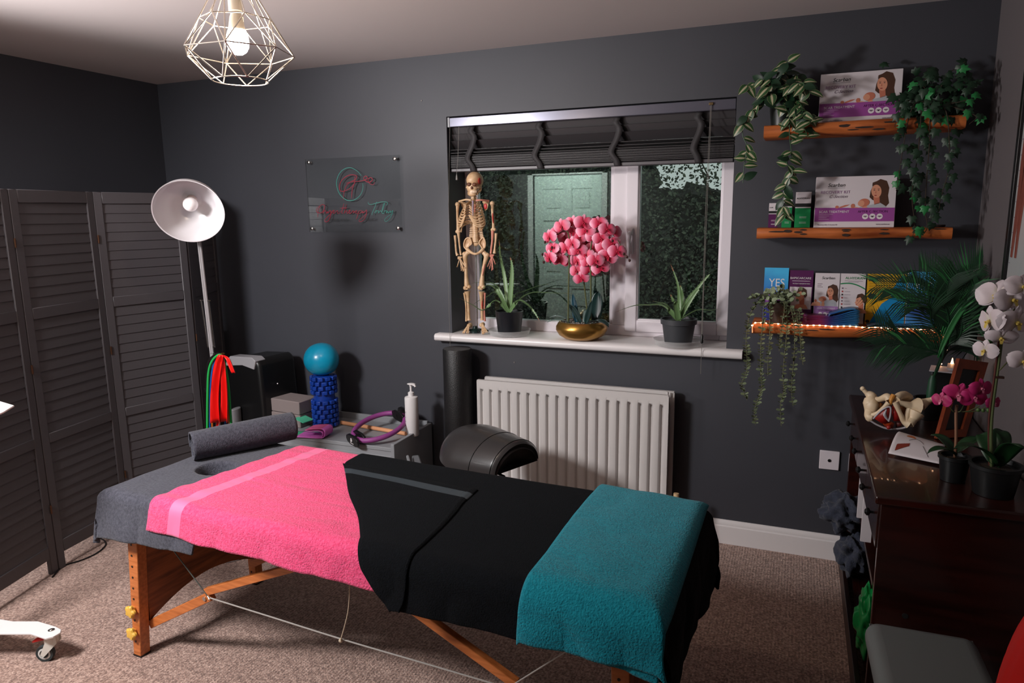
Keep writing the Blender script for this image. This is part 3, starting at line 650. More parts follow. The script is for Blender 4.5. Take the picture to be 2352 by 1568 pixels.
# ================= floor lamp =================
fl = thing('floor_lamp', 'white articulated floor lamp with a wide enamel shade', 'floor lamp', (1.19, -.93, 0))
M_lw = mat('white_lamp_enamel', (200, 196, 199), .22); M_lg = mat('grey_lamp_arm', (138, 134, 136), .4)
MB().lathe([(.14, .003), (.14, .018), (.12, .026), (.02, .032), (.012, .05)], (1.19, -.93, 0), 48).build('base', M_lw, fl, world=True)
MB().tube([(1.19, -.93, .03), (1.19, -.93, .86)], .011, 16).build('pole', M_lg, fl, world=True)
q0 = wp(487, 812, 'y', -.93); q1 = wp(457, 560, 'y', -.93); hd = wp(440, 500, 'y', -.93)
b = MB(); q1b = q1+Vector((0, .0, .10))
for dx in (-.0055, .0055): b.tube([q0+Vector((dx, 0, -.02)), q1b+Vector((dx, 0, 0))], .0055, 10)
b.tube([q0, (1.19, -.93, .84)], .008, 10); b.build('arm', M_lg, fl, world=True)
b = MB(); a0 = wp(462, 690, 'y', -.93); a1 = wp(478, 797, 'y', -.93); b1 = wp(479, 690, 'y', -.93); b2 = wp(492, 796, 'y', -.93)
for P_, Q_ in ((a0, a1), (b1, b2)): b.tube([P_+Vector((-.004, 0, 0)), P_, Q_, Q_+Vector((.004, 0, 0))], .0042, 10)
b.build('tension_spring', M_chrome, fl, world=True)
b = MB(); b.tube([a0-Vector((.008, 0, 0)), b1+Vector((.008, 0, 0))], .003, 8); b.tube([a1, b2], .003, 8); b.tube([q0+Vector((-.012, 0, 0)), q0+Vector((.012, 0, 0))], .005, 8); b.build('arm_bolts', M_chrome, fl, world=True)
# shade opens towards the camera
ctr = wp(433, 486, 'y', -1.05); nd = (CAM-ctr).normalized(); nd = (nd - CR*.13 - CU*.50).normalized()
Ms = Matrix.Translation(ctr) @ nd.to_track_quat('Z', 'Y').to_matrix().to_4x4()
RS = .143
prof = [(RS, 0), (RS*.985, -.012), (RS*.93, -.040), (RS*.80, -.078), (RS*.60, -.108), (RS*.42, -.122), (RS*.30, -.130), (RS*.28, -.165), (.044, -.172), (.0, -.173)]
pin = [(RS-.003, .0), (RS*.985-.003, -.012), (RS*.93-.003, -.039), (RS*.80-.003, -.075), (RS*.60-.002, -.104), (RS*.42-.002, -.118), (RS*.30, -.126), (RS*.27, -.128), (.0, -.129)]
b = MB(); b.lathe(prof, (0, 0, 0), 72, M=Ms, cap=False); b.lathe(pin, (0, 0, 0), 72, M=Ms, cap=False); b.lathe([(RS, 0), (RS+.0015, .0015), (RS-.003, 0)], (0, 0, 0), 72, M=Ms, cap=False)
b.build('lamp_shade', M_lw, fl, world=True, ang=45)
MB().lathe([(.021, -.128), (.021, -.10), (.017, -.098), (.0, -.098)], (0, 0, 0), 24, M=Ms).build('bulb_holder', mat('warm_white_holder', (205, 188, 180), .4), fl, world=True)
MB().ball((0, 0, -.074), .0315, 24, M=Ms).build('light_bulb', mat('opal_glass_unlit', (238, 232, 232), .15), fl, world=True)
b = MB(); b.tube([q1b, q1b+Vector((-.005, .01, .05)), Ms @ Vector((0, .02, -.165))], .007, 10, smooth=4); b.build('shade_joint', M_lg, fl, world=True)

# resistance bands hanging from the lamp arm bolt
HK = wp(505, 816, 'y', -.97)
MB_ = MB(); MB_.tube([(1.19, -.93, .81), (1.19, -.95, .822), HK+Vector((0, 0, -.004)), HK+Vector((.006, .02, .006))], .003, 8, smooth=3); MB_.build('hook', mat('brass_hook', (190, 150, 70), .3, 1), fl, world=True)
def hang(px, pts, m, r, lab, dy=0, flat=1):
    P_ = [wp(x, y, 'y', -.99+dy) for x, y in pts]; b = MB(); b.tube(P_, r, 10, smooth=6, flat=flat); return tag(b.build('resistance_tube', m), lab, 'exercise band', 'resistance tubes hanging by the lamp')
gy = mat('green_rubber', (34, 158, 74), .35)
hang(0, [(476, 1010), (477, 900), (480, 850), (490, 825), (506, 815), (516, 835), (524, 880), (530, 960), (534, 1010)], gy, .0055, 'green rubber exercise tube looped at the left of the red band', .012)
hang(0, [(483, 1010), (482, 960), (483, 900), (490, 840), (505, 818), (512, 850), (516, 900), (518, 1000)], mat('blue_rubber', (20, 84, 160), .35), .0048, 'blue rubber exercise tube behind the red band', .022)
hang(0, [(488, 1010), (487, 940), (489, 880), (497, 830), (507, 818), (515, 860), (524, 930), (528, 1005)], mat('orange_rubber', (190, 100, 30), .35), .0045, 'orange rubber exercise tube at the right of the red band', .03)
hang(0, [(474, 900), (476, 850), (482, 826), (500, 813), (512, 822), (510, 870)], M_black, .006, 'black rubber exercise tube looped over the hook', .035)
b = MB(); 
def flatband(pts, w, y):
    P_ = catmull([wp(x, yy, 'y', y) for x, yy in pts], 6); k = len(P_)
    for sgn in (0,):
        b.grid(lambda s, t: P_[min(int(t*(k-1)+.5), k-1)] + Vector(((s-.5)*w(t), .010*math.sin(s*9+t*2)*(w(t)/.05), 0)), 12, k-1)
flatband([(506, 815), (497, 850), (492, 910), (495, 970)], lambda t: .022+.055*t**.6, -1.015)
flatband([(507, 815), (510, 850), (514, 910), (514, 968)], lambda t: .018+.042*t**.6, -1.005)
flatband([(508, 815), (520, 822), (528, 838), (536, 856)], lambda t: .014+.034*t*(1.4-t), -1.01)
flatband([(500, 960), (497, 990), (497, 1010)], lambda t: .014, -1.0)
tag(b.build('resistance_band', mat('red_latex', (214, 14, 8), .4), solid=.0015, ang=60), 'wide red latex exercise band tied on the hook', 'exercise band')

# ================= chest of drawers and what stands on it =================
ch = thing('drawer_chest', 'low grey painted drawer chest against the back wall', 'chest of drawers', (1.41, -.23, 0))
M_chest = mat('grey_painted_wood', (138, 140, 144), .45, bump=(50, .08, .001))
CX0, CX1, CY0, CT = 1.0, 1.835, -.425, .43
b = MB(); b.box((CX0, CY0, CT-.02), (CX1-.02, -.03, CT)); b.build('top_board', M_chest, ch, world=True, bevel=.002)
for x in (CX0-.02, CX1-.02): MB().box((x, CY0-.004, 0.0), (x+.02, -.025, CT+.022)).build('side_panel', M_chest, ch, world=True, bevel=.003)
MB().box((CX0, -.042, .05), (CX1-.02, -.026, CT+.034)).build('back_board', M_chest, ch, world=True, bevel=.002)
b = MB(); b.box((CX0, CY0+.004, 0), (CX1-.02, CY0+.016, .05)); b.box((CX0, CY0+.004, CT-.06), (CX1-.02, CY0+.012, CT-.02)); b.build('front_rails', M_chest, ch, world=True)
for i in range(2):
    for z0, z1 in ((.055, .215), (.22, .385)):
        x0 = CX0+.004+i*.408; d = MB().box((x0, CY0-.002, z0), (x0+.402, CY0+.016, z1)).build('drawer', M_chest, ch, world=True, bevel=.002)
        MB().ball((x0+.201, CY0-.014, z1-.035), .011, 12).build('knob', M_black, d, world=True)
# exercise ball on the blue roller
BX, BY = 1.262, -.215
b = MB(); M_br = mat('royal_blue_foam', (16, 62, 160), .4, coat=.15)
b.lathe([(.058, CT+.002), (.058, .722), (.05, .726)], (BX, BY, 0), 40)
z = CT+.006; row = 0
while z < .715:
    h = .026 if row not in (6,) else .030; 
    if row != 6:
        for k in range(11):
            an = 2*math.pi*(k+(.5 if row % 2 else 0))/11
            b.box((-.013, 0, -h/2+.0025), (.013, .016, h/2-.0025), M=Matrix.Translation((BX+.058*math.cos(an), BY+.058*math.sin(an), z+h/2)) @ Matrix.Rotation(an-math.pi/2, 4, 'Z'))
    z += h; row += 1
tag(b.build('massage_roller', M_br, bevel=.003, seg=2), 'royal blue knobbly foam roller standing upright under the turquoise ball', 'foam roller')
b = MB(); b.ball((BX-.004, BY, .724+.090), .096, 48, sc=(1.0, 1.0, .98), fn=lambda d: 1-.035*max(0, d.z-.8)*4+.012*math.sin(3*d.x+1.5)*math.sin(2.5*d.y)+(-.03 if d.z < -.8 else 0))
tag(b.build('exercise_ball', mat('turquoise_vinyl', (14, 152, 190), .28, coat=.2, bump=(9, .12, .01))), 'soft turquoise ball balanced on the blue roller', 'ball')
# yoga blocks
M_blk = mat('grey_eva_foam', (128, 116, 114), .8, bump=(200, .1, .001))
for k, lab in ((0, 'grey foam yoga block lying under another one'), (1, 'grey foam yoga block on top of its twin')):
    M_ = Matrix.Translation((1.055+.004*k, -.225, CT+.001+.0765*k)) @ Matrix.Rotation(R(-4-2*k), 4, 'Z')
    b = MB(); b.box((-.108, -.074, 0), (.108, .074, .075), M=M_)
    tag(b.build('yoga_block', M_blk, bevel=.005), lab, 'yoga block', 'grey yoga blocks on the chest')
# folded fabric loop band (green, pink, purple)
b = MB(); base = Vector((1.335, -.385, CT+.008))
prof = [(-.16, .0), (-.05, -.002), (.035, 0), (.052, .012), (.05, .03), (.02, .036), (-.02, .03), (-.05, .036), (-.02, .044), (.04, .05), (.062, .046), (.07, .03), (.062, .004), (.03, -.005), (-.05, -.006), (-.16, -.006)]
Pc = catmull([(x, 0, z) for x, z in prof], 4)
M_ = Matrix.Translation(base) @ Matrix.Rotation(R(8), 4, 'Z'); kk = len(Pc)
b.grid(lambda s, t: Pc[min(int(t*(kk-1)+.5), kk-1)] + Vector((0, -.05+.09*s, 0)), 10, kk-1, M=M_, mf=lambda s, t: 1 if t < .04 else (0 if t < .45 or t > .62 else 2))
tag(b.build('fabric_loop_band', [mat('orchid_pink_fabric', (206, 104, 190), .8), mat('mint_fabric', (70, 170, 130), .8), mat('rose_fabric', (214, 96, 148), .8)], solid=.003, ang=60), 'folded pink and purple fabric loop band between the rolled towel and blue roller', 'exercise band')
b = MB(); b.box((-.075, -.04, 0), (.0, .035, .004), M=Matrix.Translation((1.22, -.31, CT+.048)) @ Matrix.Rotation(R(-10), 4, 'Z') @ Matrix.Rotation(R(12), 4, 'Y'))
tag(b.build('fabric_loop_band', mat('mint_green_fabric', (74, 178, 140), .8)), 'mint green fabric band corner beside the yoga blocks', 'exercise band')
# wooden dowel
b = MB(); b.tube([(1.33, -.165, CT+.013), (1.80, -.225, CT+.013)], .011, 20); tag(b.build('wooden_stick', mat('pale_dowel', (212, 150, 108), .5)), 'pale wooden stick lying along the back of the grey chest', 'stick')
# pilates ring, leaning on its handles
rg = thing('pilates_ring', 'purple foam pilates ring with two black grips', 'pilates ring', (1.66, -.30, CT))
a_ = wp(794, 985, 'z', CT+.05); c_ = wp(932, 972, 'z', CT+.06)
ctr_ = Vector((1.655, -.275, CT+.056)); ux = Vector((.93, .0, .02)).normalized(); uy = Vector((.0, 1, .18)).normalized(); rx, ry = .125, .165
def rp(an, k=1): return ctr_+ux*rx*k*math.cos(an)+uy*ry*k*math.sin(an)
b = MB(); b.tube([rp(2*math.pi*k/72) for k in range(73)], .0135, 14); b.build('foam_ring', mat('purple_foam', (140, 62, 130), .55), rg, world=True)
for an0, up in ((R(-112), 0), (R(68), 1)):
    b = MB(); prof = [(-.062, .0), (-.055, .018), (-.03, .03), (.03, .03), (.055, .018), (.062, 0), (.055, -.018), (.03, -.028), (-.03, -.028), (-.055, -.018)]
    c0 = rp(an0); tg = (rp(an0+.05)-rp(an0-.05)).normalized(); rad = (c0-ctr_).normalized(); nn = tg.cross(rad)
    if nn.z < 0: nn = -nn
    for o_ in (.016, -.030):
        b.poly([c0+tg*x*1.05+nn*y*1.0+rad*o_ for x, y in prof], ext=rad*.014)
    b.tube([c0+rad*(-.03), c0+rad*.03], .018, 10)
    h_ = b.build('grip', M_black, rg, world=True, bevel=.003)
    if not up:
        MM = Matrix(((tg.x, nn.x, rad.x, 0), (tg.y, nn.y, rad.y, 0), (tg.z, nn.z, rad.z, 0), (0, 0, 0, 1)))
        c1 = c0+rad*.0325
        MX = Matrix.Translation(c1) @ MM
        b = MB(); b.tube([(-.012, -.004, 0), (-.006, .002, 0), (.0, -.004, 0), (.006, .002, 0)], .002, 6, M=MX); b.tube([(-.008, .004, 0), (-.002, .016, 0), (.006, .012, 0), (-.002, .007, 0), (.008, .004, 0)], .002, 6, M=MX)
        for k in range(7): b.cbox((-.015+.005*k, -.013, 0), (.0032, .005, .001), M=MX)
        b.build('white_logo', M_inkw, h_, world=True)
# pump bottle
pb = thing('pump_bottle', 'white pump bottle at the right end of the grey chest', 'bottle', (1.808, -.21, CT))
M_pl = mat('white_plastic', (226, 222, 222), .3); X, Y_ = 1.812, -.20
MB().lathe([(.033, CT+.001), (.036, CT+.006), (.036, CT+.208), (.034, CT+.214), (.016, CT+.220), (.016, CT+.226)], (X, Y_, 0), 40).build('bottle_body', M_pl, pb, world=True, ang=50)
b = MB(); b.lathe([(.0165, CT+.222), (.0165, CT+.238), (.010, CT+.242), (.006, CT+.244), (.006, CT+.272), (.008, CT+.273), (.008, CT+.28)], (X, Y_, 0), 24)
b.ball((X+.004, Y_, CT+.284), .02, 20, sc=(1.25, .85, .28)); b.tube([(X, Y_, CT+.282), (X+.03, Y_-.012, CT+.281), (X+.036, Y_-.014, CT+.274)], .005, 10); b.build('pump', M_pl, pb, world=True)
b = MB()
for k, (z, wd) in enumerate(((.168, .3), (.135, .55), (.13, .5), (.105, .45), (.085, .5), (.08, .35), (.06, .45), (.04, .5))):
    for j in range(6):
        an = R(-150)+wd*j/6*1.2; 
        b.add([(X+.0363*math.cos(q), Y_+.0363*math.sin(q), CT+zz) for q, zz in ((an, z), (an+wd*.14, z), (an+wd*.14, z+.0022), (an, z+.0022))], [(0, 1, 2, 3)])
b.build('label_print', M_greyink, pb, world=True, smooth=False)

# black upright appliance in the corner
ap = thing('office_shredder', 'tall black appliance with a grey top band in the corner', 'appliance', (.85, -.17, 0))
apm = Matrix.Translation((.815, -.20, 0)) @ Matrix.Rotation(R(-10), 4, 'Z')
prof = [(-.17, .02), (-.155, .60), (-.15, .72), (-.135, .775), (-.11, .80), (.10, .815), (.125, .80), (.135, .77), (.145, .60), (.16, .02)]
b = MB(); pts = [(x, -.12, z) for x, z in prof]; b.poly([apm @ Vector(p) for p in pts], ext=(apm.to_3x3() @ Vector((0, .26, 0)))); b.build('casing', M_black, ap, world=True, bevel=.022, seg=4)
b = MB(); b.poly([apm @ Vector(p) for p in [(-.150, -.128, .752), (-.134, -.128, .792), (-.10, -.128, .814), (.09, -.128, .823), (.118, -.128, .806), (.10, -.128, .755), (.0, -.128, .77)]], ext=(apm.to_3x3() @ Vector((0, .07, .0)))); b.build('grey_top_band', mat('satin_grey_plastic', (150, 148, 152), .4), ap, world=True, bevel=.003)
hh = MB(); hh.tube([apm @ Vector(p) for p in [(-.06, -.15, .30), (-.048, -.155, .52)]], .033, 20, flat=.5); hb = hh.build('grey_handle', mat('grey_handle_plastic', (120, 118, 122), .4), ap, world=True, bevel=.004)
b = MB(); b.ball(apm @ Vector((.158, -.02, .66)), .004, 8); b.build('indicator', M_inkw, ap, world=True)
# dark frame leaning behind the lamp
b = MB(); b.box((-.045, -.012, 0), (.045, .012, wp(502, 750, 'y', -.04).z), M=Matrix.Translation((wp(502, 760, 'y', -.04).x, -.05, 0)) @ Matrix.Rotation(R(2), 4, 'X'))
tag(b.build('wall_panel', mat('near_black_board', (22, 22, 24), .4), bevel=.003), 'narrow black board leaning in the corner behind the lamp', 'board')

# ================= black foam roller and saddle stool =================
b = MB(); b.lathe([(.072, .002), (.076, .006), (.076, .902), (.073, .908), (.0, .908)], (2.055, -.125, 0), 56)
tag(b.build('foam_roller', mat('black_epp_foam', (24, 23, 24), .45, bump=(260, .5, .003)), ang=50), 'tall black foam roller standing upright beside the radiator', 'foam roller')
st = thing('saddle_stool', 'black leather saddle stool in front of the radiator', 'stool', (2.44, -.62, 0))
M_lea = mat('black_leather', (52, 49, 49), .3, bump=(180, .15, .001), coat=.15)
SM = Matrix.Translation((2.422, -.60, .540)) @ Matrix.Rotation(R(-24), 4, 'Z')
def sprof(s):
    e = max(0, min(1, s/.46)); w_ = .192*math.sqrt(max(0, 1-(1-e)**2.1)) - (.055*((s-.40)/.60)**1.3 if s > .40 else 0)
    zt = .02+.088*math.sqrt(max(0, 1-(1-min(1, s/.40))**2)) - (.012*((s-.4)/.6)**1.5 if s > .4 else 0)
    zb = -.012-.024*min(1, s/.4) + (.012*((s-.4)/.6) if s > .4 else 0)
    if s > .95: k = (s-.95)/.05; w_ -= .010*k*k; zt -= .012*k*k
    return w_, zt, zb
def saddle(s, th, k=1.0):
    w_, zt, zb = sprof(s); sn = max(0, math.sin(th))
    fl = .012*max(0, s-.55)*abs(math.cos(th))**3
    return Vector((-.215+.42*s+.02*sn*(s > .5)*(s-.5), w_*math.cos(th)*k*(1-.10*sn)+math.copysign(fl, math.cos(th)), zb+(zt-zb)*sn**.85*k))
b = MB(); b.grid(lambda s, t: saddle(s, math.pi*t), 60, 36, M=SM)
b.grid(lambda s, t: saddle(s, math.pi*t, .90)*1.0+Vector((0, 0, -.012 if .02 < t < .98 else -.004)), 60, 36, M=SM)
seat = b.build('seat', M_lea, st, world=True, ang=75)
b = MB(); n_ = 30; arc = [saddle(.985, math.pi*k/n_, .95)+Vector((.0, 0, -.003)) for k in range(n_+1)]
b.add([SM @ p for p in arc]+[SM @ Vector((arc[0].x-.05, 0, -.045))], [(k, k+1, n_+1) for k in range(n_)]+[(n_, 0, n_+1)])
w0 = [SM @ saddle(.1+.88*k/12, 0, .93) for k in range(13)]; w1 = [SM @ saddle(.1+.88*k/12, math.pi, .93) for k in range(13)]
b.add(w0+w1, [(k, k+1, 14+k, 13+k) for k in range(12)]); b.build('underside', M_mattblack, seat, world=True, ang=60)
b = MB()
for ss in (.70, .955): b.tube([saddle(ss, math.pi*k/30)*1.004 for k in range(31)], .0016, 6, M=SM)
b.build('seam', M_black, seat, world=True)
b = MB(); b.lathe([(.014, .12), (.014, .38), (.025, .38), (.028, .47)], (2.44, -.60, 0), 20); b.build('gas_lift', M_chrome, st, world=True)
b = MB(); b.cbox((2.44, -.60, .470), (.13, .09, .016)); b.tube([(2.46, -.62, .462), (2.54, -.66, .458)], .006, 8); b.build('tilt_mechanism', M_black, st, world=True, bevel=.004)
b = MB()
for k in range(5):
    an = 2*math.pi*k/5+.3; e0 = Vector((2.44+.24*math.cos(an), -.60+.24*math.sin(an), .075)); b.tube([(2.44, -.60, .11), e0], [.02, .012], 10)
b.build('star_base', M_black, st, world=True)
for k in range(5):
    an = 2*math.pi*k/5+.3
    MB().lathe([(.022, -.01), (.025, -.006), (.025, .006), (.022, .01)], (0, 0, 0), 20, M=Matrix.Translation((2.44+.24*math.cos(an), -.60+.24*math.sin(an), .027)) @ Matrix.Rotation(R(90), 4, 'X')).build('caster', M_black, st, world=True)
# grey plastic step beside the stool
q0 = wp(995, 1050, 'y', -.45)
sp = thing('folding_step', 'grey plastic folded step between the chest and the stool', 'step stool', (1.97, -.42, 0))
Mq = Matrix.Translation((1.965, -.42, 0)) @ Matrix.Rotation(R(35), 4, 'Z')
MB().box((-.02, -.12, .005), (.02, .12, .37), M=Mq).build('step_body', mat('mid_grey_plastic', (112, 114, 118), .5), sp, world=True, bevel=.008)
MB().tube([(-.03, -.06, .33), (-.045, -.06, .385), (-.045, .06, .385), (-.03, .06, .33)], .008, 8, M=Mq).build('step_handle', mat('pale_grey_plastic', (140, 142, 146), .5), sp, world=True)
# ================= things on the window sill =================
SZ = .965
M_aloe = mat('aloe_green', (82, 112, 70), .4, ramp=[(0, (92, 124, 78)), (.75, (110, 140, 92)), (1, (70, 96, 58))], bump=(80, .1, .001))
M_aloetip = mat('aloe_dry_tip', (150, 96, 66), .6)
def aloe(name, cx, cy, r, h, leaves, label, potm, rim):
    t = thing(name, label, 'potted plant', (cx, cy, SZ))
    z0 = SZ+.012
    prof = [(r*.80, z0), (r*.97, z0+h*(.98 if not rim else .78))]
    prof += [(r*.99, z0+h), (r*.93, z0+h), (r*.92, z0+h-.012)] if not rim else [(r*1.06, z0+h*.79), (r*1.08, z0+h), (r*1.0, z0+h), (r*.98, z0+h-.012)]
    MB().lathe(prof, (cx, cy, 0), 40).build('pot', potm, t, world=True, ang=40)
    MB().lathe([(r*.92, z0+h-.014), (.001, z0+h-.01)], (cx, cy, 0), 24).build('soil', M_soil, t, world=True)
    top = z0+h-.01
    for pts, wd in leaves:
        P_ = catmull([(cx, cy, top)] + [tuple(p) for p in pts], 8); k = len(P_); b = MB(); vs = []; tt = []
        up = Vector((0, 0, 1))
        for i, p in enumerate(P_):
            T = (P_[min(i+1, k-1)]-P_[max(0, i-1)]).normalized(); sd = T.cross(Vector((0, -1, .3))).normalized() if abs(T.z) > .7 else T.cross(up).normalized(); nn = sd.cross(T)
            f = i/(k-1); wv = wd*(1-f)**.8*(1 if f > .12 else .75+2*f)*.5
            for a, c, q in ((-1, .35, 1), (-.5, -.25, .5), (0, -.45, 0), (.5, -.25, .5), (1, .35, 1), (0, -.1, .2)):
                vs.append(p+sd*a*wv+nn*c*wv); tt.append(q)
            if i % 2 == 0 and .05 < f < .92:      # teeth on the margin
                for a in (-1, 1):
                    q = p+sd*a*wv+nn*.35*wv; b.add([q-T*.002, q+T*.002, q+sd*a*.004+T*.003], [(0, 1, 2)], 0, t=[1, 1, .6])
        fs = [(i*6+j, i*6+(j+1) % 6, (i+1)*6+(j+1) % 6, (i+1)*6+j) for i in range(k-1) for j in range(6)]
        b.add(vs, fs, t=tt); b.m = [1 if (i >= len(b.f)-14 and r2.random() < 1) else 0 for i in range(len(b.f))]
        b.build('leaf', [M_aloe, M_aloetip], t, world=True, ang=70)
    return t
def W(px, py, y): return wp(px, py, 'y', y)
potA = mat('black_nursery_pot', (24, 26, 32), .4); potB = mat('charcoal_nursery_pot', (58, 60, 64), .45)
aloe('aloe_plant', 2.287, .035, .076, .118, [
    ([W(1140, 690, .0), W(1110, 712, -.03), W(1085, 700, -.04), W(1055, 684, -.05)], .022),
    ([W(1150, 670, .06), W(1130, 650, .07), W(1100, 648, .07), W(1078, 652, .06)], .016),
    ([W(1160, 640, .08), W(1150, 590, .08), W(1146, 548, .07)], .030),
    ([W(1176, 640, .04), W(1176, 610, .04), W(1172, 590, .04)], .034),
    ([W(1190, 690, .06), W(1220, 672, .06), W(1260, 672, .06), W(1318, 674, .05)], .022),
    ([W(1190, 690, -.0), W(1212, 700, -.02), W(1228, 718, -.03), W(1240, 738, -.04)], .024),
    ([W(1150, 680, .0), W(1135, 660, .0), W(1118, 655, .0), W(1105, 668, -.02)], .022),
    ([W(1140, 672, .09), W(1120, 680, .1), W(1100, 690, .1), W(1082, 703, .1)], .018),
    ([W(1180, 680, .09), W(1205, 668, .1), W(1240, 655, .1), W(1262, 652, .1)], .016)],
    'spiky aloe plant in a black pot beside the skeleton model', potA, False)
aloe('aloe_plant', 3.172, .015, .080, .118, [
    ([W(1525, 702, .0), W(1490, 700, -.01), W(1455, 702, -.02), W(1410, 718, -.03)], .026),
    ([W(1560, 690, .03), W(1556, 650, .03), W(1540, 605, .04)], .024),
    ([W(1553, 700, -.03), W(1546, 690, -.04), W(1540, 675, -.04)], .032),
    ([W(1580, 690, .02), W(1600, 665, .02), W(1625, 635, .02), W(1652, 612, .02)], .026),
    ([W(1580, 700, -.0), W(1600, 670, .0), W(1612, 660, .0), W(1630, 658, .0)], .022),
    ([W(1600, 712, -.02), W(1630, 712, -.04), W(1655, 709, -.05)], .016),
    ([W(1530, 700, .06), W(1515, 695, .07), W(1498, 691, .08)], .018),
    ([W(1568, 690, .06), W(1565, 665, .06), W(1562, 655, .07)], .026)],
    'smaller aloe plant in a charcoal rimmed pot at the right end of the sill', potB, True)
M_clear = mat('clear_plastic', (215, 215, 215), .15); M_clear.node_tree.nodes['Principled BSDF'].inputs['Alpha'].default_value = .33
for cx, cy, r, lab in ((2.287, .035, .112, 'clear plastic saucer under the black aloe pot'), (3.172, .015, .118, 'clear plastic saucer under the charcoal aloe pot')):
    b = MB(); b.lathe([(r*.8, SZ+.001), (r*.92, SZ+.004), (r*1.0, SZ+.030), (r*1.02, SZ+.031), (r*1.0, SZ+.0325), (r*.90, SZ+.007), (r*.78, SZ+.0045), (0, SZ+.0045)], (cx, cy, 0), 56)
    tag(b.build('saucer', M_clear), lab, 'saucer')

# ---- pink orchids in the gold bowl ----
M_pet = mat('pink_orchid_petal', (232, 100, 132), .55, ramp=[(0, (170, 12, 48)), (.3, (222, 60, 96)), (.62, (236, 128, 158)), (1, (250, 190, 212))])
M_lipp = mat('crimson_orchid_lip', (190, 20, 60), .5)
def flower(parent, c, face, s, mp, ml, name='flower', seed=0, sepal=.85):
    c = Vector(c); f = Vector(face).normalized(); rr = random.Random(seed)
    up = Vector((0, 0, 1)); x = up.cross(f).normalized(); y = f.cross(x); rot0 = rr.uniform(-.25, .25)
    b = MB()
    for k, (an, L_, Wd, off) in enumerate(((90, .85, .62, 0), (215, .85, .58, 0), (325, .85, .58, 0), (8, 1.0, 1.15, .05), (172, 1.0, 1.15, .05))):
        q = R(an)+rot0; d = x*math.cos(q)+y*math.sin(q); sd = x*(-math.sin(q))+y*math.cos(q); Ls = s*L_; Ws = s*Wd*(sepal if k < 3 else 1)
        cv = rr.uniform(.1, .35)
        def fn(a, t):
            v = (a-.5)*2; wv = Ws/2*(math.sin(math.pi*min(1, (t*.93+.05)))**.62)
            return c + d*(Ls*t) + sd*(v*wv) + f*(off*s + cv*s*.5*t*(1-t)*2 - cv*s*t*t*.5 - .06*s*v*v + .03*s*math.sin(v*4+t*5+k))
        b.grid(fn, 6, 8, tf=lambda a, t: t)
    o = b.build(name, mp, parent, world=True, ang=80)
    b = MB(); b.ball(c+f*s*.12, s*.11, 8); b.grid(lambda a, t: c+f*(s*(.1+.32*t-.1*t*t))+x*((a-.5)*s*.30*(1-.5*t))-y*(s*(.02+.30*t*t)), 4, 4)
    b.ball(c+f*s*.22-y*s*.02+x*s*.1, s*.06, 6); b.ball(c+f*s*.22-y*s*.02-x*s*.1, s*.06, 6)
    b.build('flower_lip', ml, o, world=True); return o
og = thing('orchid_arrangement', 'pink silk orchids in a round gold bowl in the middle of the sill', 'potted plant', (2.685, .03, SZ))
OX, OY = 2.685, .03
M_gold = mat('brushed_gold', (176, 132, 66), .3, .85)
MB().lathe([(.055, SZ+.001), (.085, SZ+.006), (.115, SZ+.025), (.13, SZ+.05), (.1295, SZ+.068), (.119, SZ+.086), (.112, SZ+.093), (.105, SZ+.094), (.113, SZ+.080)], (OX, OY, 0), 64).build('bowl', M_gold, og, world=True, ang=60)
b = MB(); b.lathe([(.114, SZ+.082), (.001, SZ+.087)], (OX, OY, 0), 24)
for k in range(110):
    a_, rr = r2.uniform(0, 6.28), .105*math.sqrt(r2.random()); b.ball((OX+rr*math.cos(a_), OY+rr*math.sin(a_), SZ+.087), r2.uniform(.004, .008), 6)
tag_ = b.build('pebbles', mat('grey_pebbles', (120, 112, 108), .6), og, world=True)
M_stem = mat('orchid_stem', (84, 88, 52), .5); M_oleaf = mat('blue_green_orchid_leaf', (26, 50, 48), .3); M_oleaf2 = mat('pale_orchid_leaf', (108, 128, 124), .25); M_tealleaf = mat('teal_orchid_leaf', (10, 62, 78), .4)
for pts in ([W(1305, 745, -.02), W(1306, 650, -.02), W(1308, 560, -.02), W(1300, 530, .0), W(1270, 545, -.02)], [W(1352, 745, .05), W(1345, 680, .05), W(1338, 600, .04), W(1350, 540, .03), W(1330, 520, .03)], [W(1357, 745, .0), W(1357, 650, -.01), W(1357, 570, -.01), W(1372, 520, .0), W(1410, 540, .0), W(1440, 590, -.01)]):
    MB().tube(pts, [.0042, .004, .0035, .0015], 8, smooth=6).build('stem', M_stem, og, world=True)
def bladeleaf(parent, base, tip, wd, m, arch=.03, name='leaf'):
    b = MB(); base, tip = Vector(base), Vector(tip); d = tip-base; sd = d.cross(Vector((0, -1, 0)) if abs(d.z) > abs(d.x) else Vector((0, 0, 1))).normalized(); nn = sd.cross(d).normalized()
    b.grid(lambda a, t: base+d*t+Vector((0, 0, arch*4*t*(1-t)))+sd*((a-.5)*wd*math.sin(math.pi*min(1, t**.8*.97+.03))**.6)+nn*(.12*wd*(abs(a-.5)*2)), 6, 12); return b.build(name, m, parent, world=True, solid=.001, ang=70)
